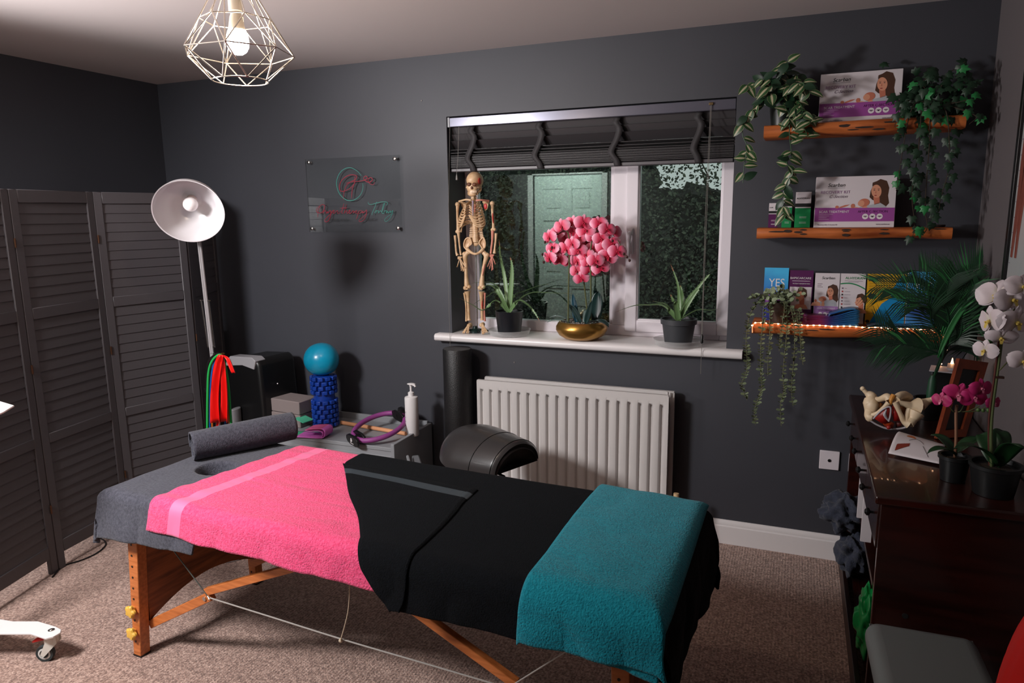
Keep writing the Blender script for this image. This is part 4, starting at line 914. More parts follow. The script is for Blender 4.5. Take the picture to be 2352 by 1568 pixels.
for bs_, tp_, wd, m, ar in ((W(1310, 742, -.02), W(1257, 740, -.06), .032, M_oleaf2, .012), (W(1312, 742, .03), W(1262, 730, .03), .026, M_oleaf2, .02), (W(1325, 742, .02), W(1316, 674, .03), .034, M_tealleaf, .0),
    (W(1335, 744, .0), W(1305, 700, .0), .03, M_oleaf, .02), (W(1345, 742, .0), W(1347, 712, .05), .035, M_oleaf2, .01), (W(1345, 744, .0), W(1360, 690, -.02), .03, M_oleaf, .0), (W(1365, 738, .05), W(1375, 668, .06), .075, M_oleaf, .0), (W(1355, 742, -.02), W(1398, 752, -.09), .06, M_oleaf, .02)):
    bladeleaf(og, bs_, tp_, wd, m, ar)
FL = [(1262, 545, 0), (1278, 535, 3), (1290, 520, 1), (1316, 512, 3), (1340, 512, 0), (1360, 518, 4), (1375, 512, 1), (1395, 527, 0), (1268, 570, 1), (1285, 575, 3), (1262, 592, 0), (1285, 598, 2), (1314, 560, 0), (1330, 545, 4), (1325, 600, 3), (1345, 585, 2), (1362, 572, 4),
      (1368, 598, -1), (1355, 620, 4), (1325, 622, 5), (1335, 640, 4), (1388, 568, 2), (1405, 560, 2), (1380, 615, 1), (1300, 548, 5), (1418, 578, 0), (1345, 560, 6), (1308, 600, 6), (1300, 572, 1), (1345, 530, 1), (1380, 548, 1), (1396, 590, 2), (1365, 545, 2), (1328, 575, 1), (1318, 535, 5), (1350, 602, 2), (1408, 532, 3)]
for i, (px, py, dy) in enumerate(FL):
    c = W(px, py, -.045+.014*dy); fc = (Vector((c.x-OX, -.22, .25*(c.z-1.4)))+Vector((r2.uniform(-.12, .12), 0, r2.uniform(-.12, .12)))+(CAM-c).normalized()*.12)
    flower(og, c, fc, r2.uniform(.043, .052), M_pet, M_lipp, seed=i)
M_bud = mat('dark_orchid_bud', (60, 24, 22), .5)
for px, py in ((1252, 556), (1268, 568), (1246, 584), (1249, 602), (1264, 601), (1400, 545), (1407, 553), (1372, 612), (1433, 583), (1440, 590), (1446, 598), (1377, 602)):
    c = W(px, py, -.05); MB().ball(c, .0065, 8, sc=(1, 1, 1.2)).build('bud', M_bud, og, world=True)
for px in ((1258, 585, 1246, 600), (1430, 585, 1446, 598)):
    MB().tube([W(px[0], px[1], -.02), W((px[0]+px[2])/2, px[1]+4, -.05), W(px[2], px[3], -.05)], .0012, 6, smooth=3).build('tendril', M_stem, og, world=True)

# ================= skeleton model =================
sk = thing('skeleton_model', 'small anatomical skeleton model standing at the left end of the sill', 'anatomical model', (2.085, .03, SZ))
M_bone = mat('ivory_bone', (212, 178, 140), .42, var=(30, (186, 146, 106), .45, .7)); M_brown = mat('bone_cavity', (96, 52, 22), .6); M_redm = mat('painted_muscle_red', (176, 24, 22), .5); M_lil = mat('pale_cartilage', (186, 170, 192), .5)
M_pinkb = mat('painted_bone_pink', (200, 130, 112), .5)
YS = .03
def K(px, py, dy=0): return wp(px, py, 'y', YS+dy)
def bone(name, pts, rs, m=M_bone, knobs=(), n=10, parent=None, extra=None):
    b = MB(); P_ = [K(*p) for p in pts]; b.tube(P_, rs, n, smooth=5)
    for (p, r) in knobs: b.ball(K(*p), r, 12)
    if extra: extra(b)
    return b.build(name, m, parent or sk, world=True, ang=60)
# skull: crop scale 8.254, origin (1030,390)
def k1(x, y, dy=0): return (1030+x/8.254, 390+y/8.254, dy)
def k2(x, y, dy=0): return (1030+x/7.13, 560+y/7.13, dy)
cc = K(*k1(480, 200)); b = MB()
b.ball(cc+Vector((.004, .006, .0)), .0485, 28, sc=(.88, 1.12, .93), fn=lambda d: 1-.06*max(0, -d.z)*(1 if d.y < 0 else 0))
f0 = K(*k1(455, 330, -.03)); b.ball(f0, .034, 20, sc=(.95, .7, .95))
for sx in (-1, 1): b.ball(f0+Vector((sx*.029, .012, .0)), .012, 10, sc=(1, 1.6, .8))
sku = b.build('skull', M_bone, sk, world=True)
b = MB()
for px in ((388, 275), (487, 278)): b.ball(K(*k1(px[0], px[1], -.054)), .0105, 12, sc=(1.15, .55, .95))
b.ball(K(*k1(438, 338, -.056)), .0068, 10, sc=(.9, .5, 1.25)); b.build('eye_sockets', M_brown, sku, world=True)
b = MB(); b.ball(K(*k1(596, 215, -.02)), .016, 12, sc=(.3, 1.1, 1.1)); b.build('temple_paint', M_redm, sku, world=True)
b = MB(); j0 = K(*k1(455, 455, -.034)); b.ball(j0, .026, 16, sc=(.95, .6, .55))
for sx in (-1, 1): b.tube([j0+Vector((sx*.022, .004, 0)), j0+Vector((sx*.031, .03, .02)), j0+Vector((sx*.031, .035, .045))], [.008, .008, .005], 8, smooth=3)
for k in range(9): b.cbox(K(*k1(455, 412, -.055))+Vector(((k-4)*.0042, abs(k-4)**2*.0006, 0)), (.0036, .004, .012))
b.build('jaw', M_bone, sk, world=True)
# spine
b = MB(); sp_ = [k1(470, 500, .02), k1(475, 560, .02), k1(490, 700, .03), k1(500, 850, .03), k1(505, 1000, .015), k1(512, 1120, .005), k1(518, 1250, .01), k1(525, 1350, .02)]
P_ = catmull([K(*p) for p in sp_], 4); tot = len(P_)
for i, p in enumerate(P_):
    f = i/(tot-1); r = .0085+.010*f; b.ball(p, r, 10, sc=(1.1, 1.1, .62)); 
    if i % 1 == 0: b.tube([p-Vector((r*(1.6+.9*f), -.008, 0)), p+Vector((r*(1.6+.9*f), .008, 0))], .0035, 6)
b.tube(P_, [.006, .010], 8); b.build('spine', M_bone, sk, world=True)
# ribs
b = MB(); ribc = [(600, 105, 0), (640, 130, 0), (690, 160, 0), (740, 185, 0), (790, 205, 0), (840, 222, 0), (890, 236, 0), (940, 245, 0), (985, 248, 0), (1010, 235, 1), (1035, 190, 1)]
for i, (yy, hw, fl_) in enumerate(ribc):
    back = K(*k1(495, yy-10, .03)); 
    for sx in (-1, 1):
        hwm = hw/8.254*.00245; yc = back.y
        top = K(*k1(490, yy, 0)).z
        front = K(*k1(480+sx*20, min(yy+30, 860) if not fl_ else yy+80, -.045))
        pts = [back, back+Vector((sx*hwm*.6, .012, .004)), Vector((back.x+sx*hwm*1.0, YS+.0, top-.010)), Vector((back.x+sx*hwm*.92, YS-.028, top-.026)), Vector((back.x+sx*hwm*.55, YS-.045, top-.030-(.0 if i < 6 else -.004*(i-5))))]
        if not fl_: pts.append(Vector((back.x+sx*.010-.004, YS-.05, K(*k1(480, min(yy+60, 850), -.05)).z if i < 6 else K(*k1(480, 850, -.05)).z-.001*(i-6))))
        else: pts = pts[:4]; pts[-1].z -= .012
        b.tube(pts, [.0034, .0042, .0042, .0036], 6, smooth=4)
b.build('rib_cage', M_bone, sk, world=True)
b = MB(); b.tube([K(*k1(470, 585, -.054)), K(*k1(466, 640, -.056)), K(*k1(464, 760, -.06)), K(*k1(466, 870, -.058))], [.011, .0065, .0065, .003], 8, smooth=3, flat=.5); stn = b.build('sternum', M_lil, sk, world=True)
MB().tube([K(*k1(508, 655, -.062)), K(*k1(500, 720, -.064)), K(*k1(495, 800, -.062))], .0022, 6).build('painted_artery', M_redm, stn, world=True)
bone('collar_bone', [k1(430, 575, -.05), k1(330, 565, -.045), k1(205, 598, -.01)], [.005, .0045, .006]); bone('collar_bone', [k1(520, 578, -.05), k1(630, 572, -.045), k1(765, 590, -.01)], [.005, .0045, .006], M_pinkb)
for sx, pts, pm in ((-1, [(225, 620), (330, 625), (300, 760), (255, 700)], None), (1, [(650, 610), (765, 610), (735, 750), (690, 780)], 1)):
    b = MB(); v = [K(*k1(x, y, .03-.01*(k in (0, 1)))) for k, (x, y) in enumerate(pts)]; b.poly(v, ext=(0, .005, 0)); b.tube([v[0], v[1]], .004, 8); o = b.build('shoulder_blade', M_bone, sk, world=True)
    if pm: MB().ball(K(*k1(703, 690, -.035)), .0125, 12, sc=(.8, .25, 1.2)).build('muscle_patch', M_redm, o, world=True)
bone('upper_arm_bone', [k1(175, 660), k1(170, 800), k1(175, 1000), k1(185, 1165)], [.010, .0068, .0062, .009], knobs=[(k1(172, 655), .013), (k1(165, 1170), .010), (k1(205, 1165), .009)])
ub = bone('upper_arm_bone', [k1(830, 640), k1(835, 800), k1(850, 980), k1(855, 1125)], [.010, .0065, .0062, .009], knobs=[(k1(830, 640), .013), (k1(835, 1135), .010), (k1(875, 1130), .009)])
bone('painted_muscle', [k1(838, 820, -.007), k1(840, 900, -.008), k1(850, 1010, -.006)], [.002, .0042, .002], M_redm, parent=ub)
bone('forearm_bone', [k1(125, 1240), k1(135, 1380), k1(150, 1560), k2(150, 190)], [.008, .0055, .0055, .009]); bone('forearm_bone', [k1(190, 1170), k1(200, 1300), k1(220, 1500), k2(205, 185)], [.010, .006, .005, .006])
bone('forearm_bone', [k1(840, 1150), k1(832, 1330), k1(815, 1480), k2(695, 160)], [.009, .0055, .0055, .006], M_pinkb); bone('forearm_bone', [k1(905, 1200), k1(895, 1350), k1(880, 1480), k2(755, 155)], [.008, .0055, .0055, .009])
def hand(c, tips, m, ths=.0022):
    b = MB(); c = k2(*c); C_ = K(*c)
    for i in range(7): b.ball(C_+Vector(((i % 4-1.5)*.006, 0, .002-(i//4)*.007)), .0052, 8)
    for tx, ty in tips:
        T_ = K(*k2(tx, ty, -.004)); s0 = C_ + (T_-C_)*.12
        for k in range(4):
            f0_, f1_ = [.10, .50, .72, .87][k], [.50, .72, .87, 1.0][k]; a = C_.lerp(T_, f0_)+Vector((0, -.002, 0)); e = C_.lerp(T_, f1_-.01)+Vector((0, -.002-.002*k, 0))
            b.tube([a, a.lerp(e, .5), e], [.0034, ths, .003], 6)
    return b.build('hand_bones', m, sk, world=True, ang=60)
hand((188, 225), [(150, 375), (222, 440), (252, 450), (290, 395), (265, 440)], M_bone); hand((715, 190), [(648, 370), (680, 408), (718, 436), (735, 425), (775, 330)], M_pinkb)
# pelvis
b = MB(); 
for sx, pts in ((-1, [(430, 1340), (400, 1290), (340, 1300), (300, 1370), (300, 1460), (350, 1500), (390, 1440), (440, 1400)]), (1, [(590, 1350), (640, 1295), (670, 1290), (700, 1380), (690, 1470), (650, 1500), (615, 1440), (585, 1400)])):
    v = [K(*k1(x, y, .0)) for x, y in pts]; c_ = sum(v, Vector())/len(v)+Vector((0, .016, 0)); n_ = len(v)
    v2 = [p+Vector((0, .006, 0)) for p in v]
    b.add(v+[c_]+v2+[c_+Vector((0, .006, 0))], [(i, (i+1) % n_, n_) for i in range(n_)]+[(n_+1+(i+1) % n_, n_+1+i, 2*n_+1) for i in range(n_)]+[(i, n_+1+i, n_+1+(i+1) % n_, (i+1) % n_) for i in range(n_)])
    b.tube(v+[v[0]], .0042, 8, smooth=3)
b.tube([K(*k1(345, 1490, -.005)), K(*k2(320, 100, -.01)), K(*k2(380, 145, -.02)), K(*k2(440, 165, -.03)), K(*k2(500, 145, -.02)), K(*k2(555, 100, -.01)), K(*k1(655, 1490, -.005))], [.009, .010, .007, .006, .007, .010, .009], 10, smooth=4)
b.ball(K(*k1(515, 1370, .02)), .022, 14, sc=(1, .5, 1.0)); b.build('pelvis', M_bone, sk, world=True, ang=70)
bone('thigh_bone', [k2(335, 120), k2(275, 200), k2(285, 330), k2(290, 500), k2(300, 640), k2(310, 700)], [.012, .014, .010, .0095, .014, .016], knobs=[(k2(340, 135), .012), (k2(265, 165), .013), (k2(280, 720, -.004), .013), (k2(340, 705, -.004), .012)])
tb = bone('thigh_bone', [k2(565, 130), k2(620, 200), k2(590, 330), k2(560, 500), k2(550, 620), k2(548, 690)], [.012, .014, .010, .0095, .014, .016], knobs=[(k2(570, 130), .012), (k2(635, 185), .013), (k2(515, 720, -.004), .013), (k2(570, 705, -.004), .012)])
bone('painted_muscle', [k2(593, 330, -.009), k2(580, 400, -.010), k2(558, 520, -.009)], [.002, .0055, .002], M_pinkb, parent=tb)
for x0 in (310, 540): bone('knee_cap', [k2(x0-4, 725, -.022), k2(x0, 750, -.022)], [.008, .007])
bone('shin_bone', [k2(310, 775), k2(318, 850), k2(325, 1000), k2(335, 1200), k2(340, 1250)], [.018, .010, .0075, .008, .012]); bone('calf_bone', [k2(258, 800), k2(280, 950), k2(290, 1100), k2(292, 1265)], [.006, .0042, .0042, .006])
sb_ = bone('shin_bone', [k2(545, 780), k2(540, 850), k2(545, 1000), k2(552, 1200), k2(552, 1245)], [.018, .010, .0075, .008, .012]); bone('calf_bone', [k2(600, 800), k2(595, 950), k2(590, 1100), k2(598, 1265)], [.006, .0042, .0042, .006], M_pinkb)
bone('painted_muscle', [k2(550, 930, -.006), k2(552, 1000, -.008), k2(552, 1060, -.006)], [.0015, .004, .0015], M_redm, parent=sb_)
def foot(an, tips, m=M_bone):
    b = MB(); A_ = K(*k2(*an)); 
    b.ball(A_+Vector((0, .012, -.012)), .015, 12, sc=(.8, 1.3, .9)); b.ball(A_+Vector((0, -.004, -.012)), .012, 10)
    for tx, ty in tips:
        T_ = K(*k2(tx, ty, -.035)); T_.z = max(T_.z, SZ+.004)
        for f0_, f1_ in ((.15, .6), (.62, .82), (.84, 1.0)): b.tube([A_.lerp(T_, f0_), A_.lerp(T_, (f0_+f1_)/2), A_.lerp(T_, f1_)], [.0042, .0028, .0036], 6)
    return b.build('foot_bones', m, sk, world=True, ang=60)
foot((340, 1300), [(230, 1475), (262, 1485), (300, 1490), (325, 1470), (245, 1470)]); foot((545, 1290), [(555, 1490), (590, 1460), (615, 1455), (640, 1445), (575, 1480)])
sx_ = K(*k2(483, 1400, .05)); px_ = sx_.x
MB().tube([(px_, YS+.045, SZ+.02), (px_, YS+.045, K(*k1(520, 1400)).z)], .0028, 10).build('stand_pole', M_chrome, sk, world=True)
MB().lathe([(.030, 0), (.030, .010), (.022, .018), (.014, .022), (.012, .035)], (px_, YS+.045-.03, SZ+.0015), 32).build('stand_base', mat('dark_green_base', (10, 34, 32), .35), sk, world=True)
b = MB(); 
for k in range(4):
    an = k*math.pi/2+.5; b.tube([(px_, YS+.03, SZ+.018), (px_+.075*math.cos(an), YS+.03+.06*math.sin(an), SZ+.008)], [.006, .004], 8)
b.build('stand_legs', M_black, sk, world=True)
# ================= floating shelves =================
def slab(x0, x1, zt, th, dp, lab, knots, seed):
    b = MB(); n = 60; rr = random.Random(seed)
    def front(x): return -dp + .006*math.sin(x*9+seed)+.004*math.sin(x*23+seed*2)
    xs = [x0+(x1-x0)*k/n for k in range(n+1)]
    sec = []
    for x in xs:
        f = front(x); w_ = .003*math.sin(x*17+seed)
        sec.append([(x, -.0005, zt-th), (x, f+.012, zt-th+w_), (x, f+.003, zt-th+.008+w_), (x, f, zt-th*.5), (x, f+.002, zt-.006), (x, f+.010, zt), (x, -.0005, zt)])
    vs = [p for s_ in sec for p in s_]; m_ = 7
    fs = [(i*m_+j, i*m_+(j+1) % m_, (i+1)*m_+(j+1) % m_, (i+1)*m_+j) for i in range(n) for j in range(m_)] + [tuple(range(m_-1, -1, -1)), tuple(range(n*m_, n*m_+m_))]
    b.add(vs, [f[::-1] for f in fs]); t = thing('floating_shelf', lab, 'shelf', ((x0+x1)/2, -dp/2, zt-th))
    b.build('shelf_board', M_slab, t, world=True, ang=50)
    b = MB()
    for x, z, w_, h_ in knots:
        k = 14; b.poly([(x+w_*math.cos(2*math.pi*i/k)*(1+.3*rr.random()), front(x)-.0012+(0 if abs(z-(zt-th/2)) < th*.3 else .002), z+h_*math.sin(2*math.pi*i/k)*(1+.3*rr.random())) for i in range(k)], ext=(0, .004, 0))
    b.build('bark_knots', M_knot, t, world=True, smooth=False); return t
sz1, sz2, sz3 = 1.944, 1.524, 1.118
slab(3.525, 4.245, sz1, .046, .19, 'top live edge wooden shelf, holding the upper boxed kit', [(3.83, 1.925, .02, .005), (3.90, 1.915, .03, .003), (3.99, 1.93, .025, .003), (3.86, 1.908, .018, .002), (3.95, 1.905, .02, .003)], 1)
slab(3.517, 4.236, sz2, .042, .19, 'middle live edge wooden shelf with dark knots', [(3.60, 1.51, .03, .003), (3.64, 1.512, .014, .005), (3.68, 1.508, .013, .004), (3.70, 1.500, .012, .003), (3.70, 1.517, .012, .003), (3.86, 1.517, .016, .003), (3.86, 1.511, .012, .002), (3.86, 1.496, .013, .005), (4.0, 1.517, .014, .002), (4.0, 1.502, .016, .004), (4.19, 1.519, .02, .002)], 2)
t3 = slab(3.516, 4.236, sz3, .046, .19, 'lowest live edge wooden shelf, edged with glowing string lights', [(3.76, 1.10, .02, .002), (3.81, 1.106, .03, .002), (3.70, 1.09, .012, .002)], 3)

# ---- prints ----
def flat(b, pts, MX, d, mi): b.poly([MX @ Vector((x, y, d)) for x, y in pts], mi)
def ell(b, cx, cy, rx, ry, MX, d, mi, rot=0, n=22): flat(b, [(cx+rx*math.cos(q)*math.cos(rot)-ry*math.sin(q)*math.sin(rot), cy+rx*math.cos(q)*math.sin(rot)+ry*math.sin(q)*math.cos(rot)) for q in [2*math.pi*k/n for k in range(n)]], MX, d, mi)
MATS = [M_card, M_skin, M_hair, M_skin2, M_rose, M_purple, M_dkpurple, M_inkw, M_ink, M_greyink, mat('printed_white_top', (176, 178, 184), .5)]
def mother(MX, parent, s, x, y, d0=.0006, ymin=0):
    """printed picture of a long haired woman in a white top holding a baby; x, y = her chin, s = face height"""
    b = MB(); P_ = lambda l: [(x+a*s, max(ymin, y+c*s)) for a, c in l]
    flat(b, P_([(-.30, .55), (-.1, 1.15), (.30, 1.40), (.72, 1.25), (.90, .75), (.85, .2), (.95, -.35), (.70, -.75), (.45, -.70), (.1, -.2), (-.15, -.1), (-.35, .1)]), MX, d0, 2)
    flat(b, P_([(-.1, .1), (.30, .15), (.35, -.35), (.0, -.45)]), MX, d0+.0002, 3)
    ell(b, x+.08*s, y+.52*s, .33*s, .48*s, MX, d0+.0003, 1, .15)
    flat(b, P_([(-.22, .9), (.05, 1.12), (.40, 1.0), (.48, .5), (.35, .05), (.62, .2), (.66, 1.0), (.2, 1.3), (-.2, 1.15)]), MX, d0+.0004, 2)
    flat(b, P_([(-1.15, -.78), (-.75, -.55), (-.2, -.45), (.35, -.30), (.72, -.55), (.80, -1.15), (-.9, -1.15)]), MX, d0+.0002, 10)
    flat(b, P_([(-1.9, -1.1), (-1.75, -.75), (-1.2, -.60), (-.9, -.75), (-.85, -1.15)]), MX, d0+.0004, 1)
    ell(b, x-.70*s, y-.30*s, .38*s, .30*s, MX, d0+.0005, 3, .2); ell(b, x-.88*s, y-.34*s, .22*s, .22*s, MX, d0+.0006, 1)
    ell(b, x-1.42*s, y-.52*s, .14*s, .16*s, MX, d0+.0006, 3); flat(b, P_([(-.75, -.6), (-.5, -.55), (-.45, -1.15), (-.8, -1.15)]), MX, d0+.0006, 1)
    flat(b, P_([(-.5, -.75), (.3, -.55), (.55, -.95), (.45, -1.15), (-.5, -1.15)]), MX, d0+.0005, 9)
    flat(b, P_([(-.45, -.72), (.3, -.5), (.62, -.8), (.6, -1.15), (-.45, -1.15)]), MX, d0+.0007, 10)
    for ex in (-.06, .22): ell(b, x+ex*s, y+.60*s, .06*s, .025*s, MX, d0+.0007, 8); ell(b, x+ex*s, y+.70*s, .08*s, .014*s, MX, d0+.0007, 2)
    ell(b, x+.04*s, y+.22*s, .09*s, .035*s, MX, d0+.0007, 4); flat(b, P_([(.05, .62), (.0, .38), (.09, .36)]), MX, d0+.0006, 3)
    return b.build('printed_photo', MATS, parent, world=True, smooth=False)
M_lilink = mat('lilac_ink', (150, 110, 150), .6)
def kit(x0, x1, zb, h, y, lab, tilt):
    t = thing('boxed_kit', lab, 'box', ((x0+x1)/2, y, zb))
    w_ = x1-x0; MX = Matrix.Translation((x0, y, zb)) @ Matrix.Rotation(R(90)-tilt, 4, 'X')
    MB().box((0, 0, -.045), (w_, h, 0), M=MX).build('carton', M_card, t, world=True, smooth=False, bevel=.0015)
    b = MB(); flat(b, [(.0015, .024), (w_-.0015, .024), (w_-.0015, .079), (.0015, .082)], MX, .0004, 5); b.build('purple_band', MATS, t, world=True, smooth=False)
    mother(MX, t, .056, w_*.745, .117, ymin=.0796)
    b = MB(); flat(b, [(.098, .0795), (.12, .086), (.135, .094), (.116, .092), (.094, .084)], MX, .0008, 3); ell(b, .086, .084, .007, .006, MX, .0008, 3); b.build('printed_foot', MATS, t, world=True, smooth=False)
    T = lambda x, y_, d=.0008: MX @ Matrix.Translation((x, y_, d))
    text('logo_print', 'Scarban', .021, M_ink, T(.046, .168), t, shear=.25)
    text('heading_print', 'RECOVERY KIT', .0168, M_lilink, T(.020, .140), t)
    text('script_print', 'C-Section', .0175, M_greyink, T(.052, .122), t, shear=.5)
    text('treatment_print', 'SCAR TREATMENT', .0138, M_inkw, T(.018, .0600), t)
    text('section_print', 'AFTER C-SECTION', .0134, M_dkpurple, T(.165, .0600), t)
    text('web_print', 'www.scarban.eu', .0075, M_greyink, T(.235, .010), t)
    text('small_print', 'Recovery after C-Section kit', .0065, M_greyink, T(.015, .009), t)
    b = MB()
    for k in range(4): flat(b, [(.018, .055-.007*k), (.018+[.055, .04, .03, .04][k], .055-.007*k), (.018+[.055, .04, .03, .04][k], .0542-.007*k), (.018, .0542-.007*k)], MX, .0008, 7)
    flat(b, [(.046, .1635), (.112, .1635), (.112, .1625), (.046, .1625)], MX, .0008, 8)
    for k in range(3):
        ell(b, .194+.0265*k, .044, .0115, .0115, MX, .0008, 7); ell(b, .194+.0265*k, .045, .008, .0022, MX, .0010, 9); ell(b, .194+.0265*k, .0425, .0035, .0022, MX, .0011, 8 if k == 1 else 9)
    b.build('badge_print', MATS, t, world=True, smooth=False)
kit(3.732, 4.032, sz1+.001, .202, -.10, 'white and purple boxed kit with a mother and baby on the top shelf', R(7))
kit(3.739, 4.041, sz2+.001, .210, -.105, 'white and purple boxed kit with a mother and baby on the middle shelf', R(7))
M_cgreen = mat('green_print', (10, 128, 70), .45)
def carton(x0, x1, h, y, m, lab, brand, capf=.28):
    t = thing('small_carton', lab, 'box', ((x0+x1)/2, y, sz2)); z = sz2+.001; w_ = x1-x0
    MB().box((x0, y, z), (x1, y+w_*.8, z+h)).build('carton', M_card, t, world=True, smooth=False, bevel=.0008)
    b = MB(); b.box((x0-.0003, y-.0004, z), (x1+.0003, y+w_*.8, z+h*.55)); b.build('coloured_print', m, t, world=True, smooth=False)
    b = MB(); b.box((x0, y-.0005, z+h*.58), (x1, y+.0, z+h*.68)); b.build('dark_band', M_mattblack, t, world=True, smooth=False)
    if brand: text('logo_print', brand, .0098 if w_ > .05 else .0058, M_ink, FX(x0+w_*.06, y-.0008, z+h*.80), t)
    b = MB()
    for k, q in enumerate((.30, .27, .15, .12)): b.box((x0+w_*.3, y-.0008, z+h*q), (x0+w_*.75, y-.0004, z+h*q+.0009))
    b.build('small_print', M_inkw, t, world=True, smooth=False)
carton(3.558, 3.594, .104, -.10, M_dkpurple, 'tiny white and plum carton at the left end of the middle shelf', 'SCAR')
carton(3.612, 3.650, .154, -.10, M_cgreen, 'slim white and green carton behind the trailing hoya leaves', 'ALHYDRAN')
carton(3.663, 3.724, .148, -.105, M_cgreen, 'wider white and green carton beside the boxed kit', 'ALHYDRAN')
b = MB(); b.lathe([(.026, 0), (.028, .004), (.028, .009), (.0, .0095)], (4.195, -.10, sz2+.001), 30); tag(b.build('jar_lid', mat('dark_brown_lid', (40, 24, 18), .5)), 'dark round lid lying at the right end of the middle shelf', 'lid')

# ---- leaflets on the lowest shelf ----
def grad_mat(name, stops, axis=1, rot=0, k=4.7):
    m = bpy.data.materials.new(name); m.use_nodes = True; nt = m.node_tree; N = nt.nodes; b = N['Principled BSDF']; b.inputs['Roughness'].default_value = .4
    at = N.new('ShaderNodeAttribute'); at.attribute_name = 't'; cr = N.new('ShaderNodeValToRGB'); e = cr.color_ramp.elements
    while len(e) < len(stops): e.new(.5)
    for i, (p, c) in enumerate(stops): e[i].position = p; e[i].color = rgb(c)
    no = N.new('ShaderNodeTexNoise'); no.inputs['Scale'].default_value = 14; tc = N.new('ShaderNodeTexCoord'); nt.links.new(tc.outputs['Object'], no.inputs['Vector'])
    ma = N.new('ShaderNodeMath'); ma.operation = 'MULTIPLY_ADD'; ma.inputs[1].default_value = .3; nt.links.new(no.outputs[0], ma.inputs[0]); nt.links.new(at.outputs['Fac'], ma.inputs[2])
    mb_ = N.new('ShaderNodeMath'); mb_.operation = 'SUBTRACT'; mb_.inputs[1].default_value = .15; nt.links.new(ma.outputs[0], mb_.inputs[0])
    nt.links.new(mb_.outputs[0], cr.inputs[0]); nt.links.new(cr.outputs[0], b.inputs['Base Color']); return m
M_yes = grad_mat('blue_to_magenta_print', [(0, (18, 40, 110)), (.28, (60, 60, 150)), (.42, (150, 60, 150)), (.6, (50, 110, 190)), (1, (70, 180, 230))])
M_yes2 = grad_mat('blue_sky_print', [(0, (80, 150, 215)), (.3, (50, 80, 150)), (.55, (70, 70, 110)), (.7, (60, 130, 200)), (1, (80, 180, 235))])
def leaflet(x0, x1, y, h, lab, m, th=.008, tilt=R(6), rz=0):
    t = thing('leaflet_stack', lab, 'leaflets', ((x0+x1)/2, y, sz3), group=None)
    MX = Matrix.Translation((x0, y, sz3+.001)) @ Matrix.Rotation(rz, 4, 'Z') @ Matrix.Rotation(R(90)-tilt, 4, 'X'); w_ = x1-x0
    MB().box((0, 0, -th), (w_, h, -.0003), M=MX).build('leaflets', M_card, t, world=True, smooth=False)
    b = MB(); b.grid(lambda s, q: (w_*s, h*q, 0), 4, 12, M=MX, tf=lambda s, q: min(1, max(0, q+.12*s))); b.build('cover_print', m, t, world=True)
    return t, MX, w_
def lines(t, MX, rows, mi, d=.0008):
    b = MB()
    for x, y, w_, hh in rows: flat(b, [(x, y), (x+w_, y), (x+w_, y+hh), (x, y+hh)], MX, d, mi)
    return b.build('small_print', MATS, t, world=True, smooth=False)
LH = .212
t, MX, w_ = leaflet(3.552, 3.652, -.085, .232, 'blue and magenta YES leaflets at the left end of the lowest shelf', M_yes, th=.018)
text('heading_print', 'YES', .050, M_inkw, MX @ Matrix.Translation((.020, .150, .0006)), t, sx=.85)
lines(t, MX, [(.012, .138, .072, .0022), (.010, .131, .078, .0022), (.014, .124, .070, .0022), (.024, .117, .05, .0022), (.012, .100, .028, .004), (.058, .100, .028, .004)], 7)
def face(t, MX, x, y, s, flip=1, hair=(2)):
    b = MB(); F = lambda l: [(x+flip*a*s, y+c*s) for a, c in l]
    flat(b, F([(-.55, -1.0), (-.35, -.62), (.10, -.50), (.55, -.62), (.75, -1.0)]), MX, .0005, 1)
    flat(b, F([(-.1, -.1), (.38, .05), (.40, -.6), (-.02, -.62)]), MX, .0006, 3)
    flat(b, F([(-.32, .55), (-.38, .22), (-.46, .08), (-.36, .02), (-.36, -.10), (-.28, -.20), (.0, -.28), (.28, .0), (.38, .45), (.1, .75), (-.2, .75)]), MX, .0008, 1)
    flat(b, F([(-.34, .52), (-.22, .98), (.2, 1.1), (.55, .85), (.62, .3), (.42, .05), (.30, .35), (.05, .72), (-.15, .62)]), MX, .0010, hair)
    ell(b, x-flip*.20*s, y+.30*s, .075*s, .022*s, MX, .0011, 8); ell(b, x-flip*.20*s, y+.40*s, .09*s, .014*s, MX, .0011, 2); ell(b, x-flip*.27*s, y-.06*s, .08*s, .03*s, MX, .0011, 4); ell(b, x+flip*.3*s, y+.18*s, .06*s, .11*s, MX, .0011, 3)
    return b.build('printed_photo', MATS, t, world=True, smooth=False)
t, MX, w_ = leaflet(3.656, 3.752, -.080, .222, 'plum leaflets showing a woman with bare shoulders', M_dkpurple)
b = MB(); flat(b, [(.004, .055), (.092, .055), (.092, .150), (.004, .150)], MX, .0003, 0); b.build('photo_ground', MATS, t, world=True, smooth=False)
face(t, MX, .048, .100, .044)
text('heading_print', 'BAPSCARCARE', .0128, M_inkw, MX @ Matrix.Translation((.003, .184, .0006)), t); text('subheading_print', 'PATIENT INFORMATION', .0064, M_inkw, MX @ Matrix.Translation((.014, .162, .0006)), t)
lines(t, MX, [(.012, .175, .072, .0016), (.03, .035, .045, .002), (.03, .028, .045, .002), (.004, .053, .088, .001)], 7)
t, MX, w_ = leaflet(3.760, 3.857, -.080, LH, 'white leaflets with a mother and baby over a lilac foot', M_card)
b = MB(); flat(b, [(.001, .0), (.096, .0), (.096, .070), (.001, .070)], MX, .0003, 5); o = b.build('lilac_block', [M_card]*5+[mat('lilac_print', (158, 112, 172), .5)], t, world=True, smooth=False)
mother(MX, t, .038, .060, .112, ymin=.0702)
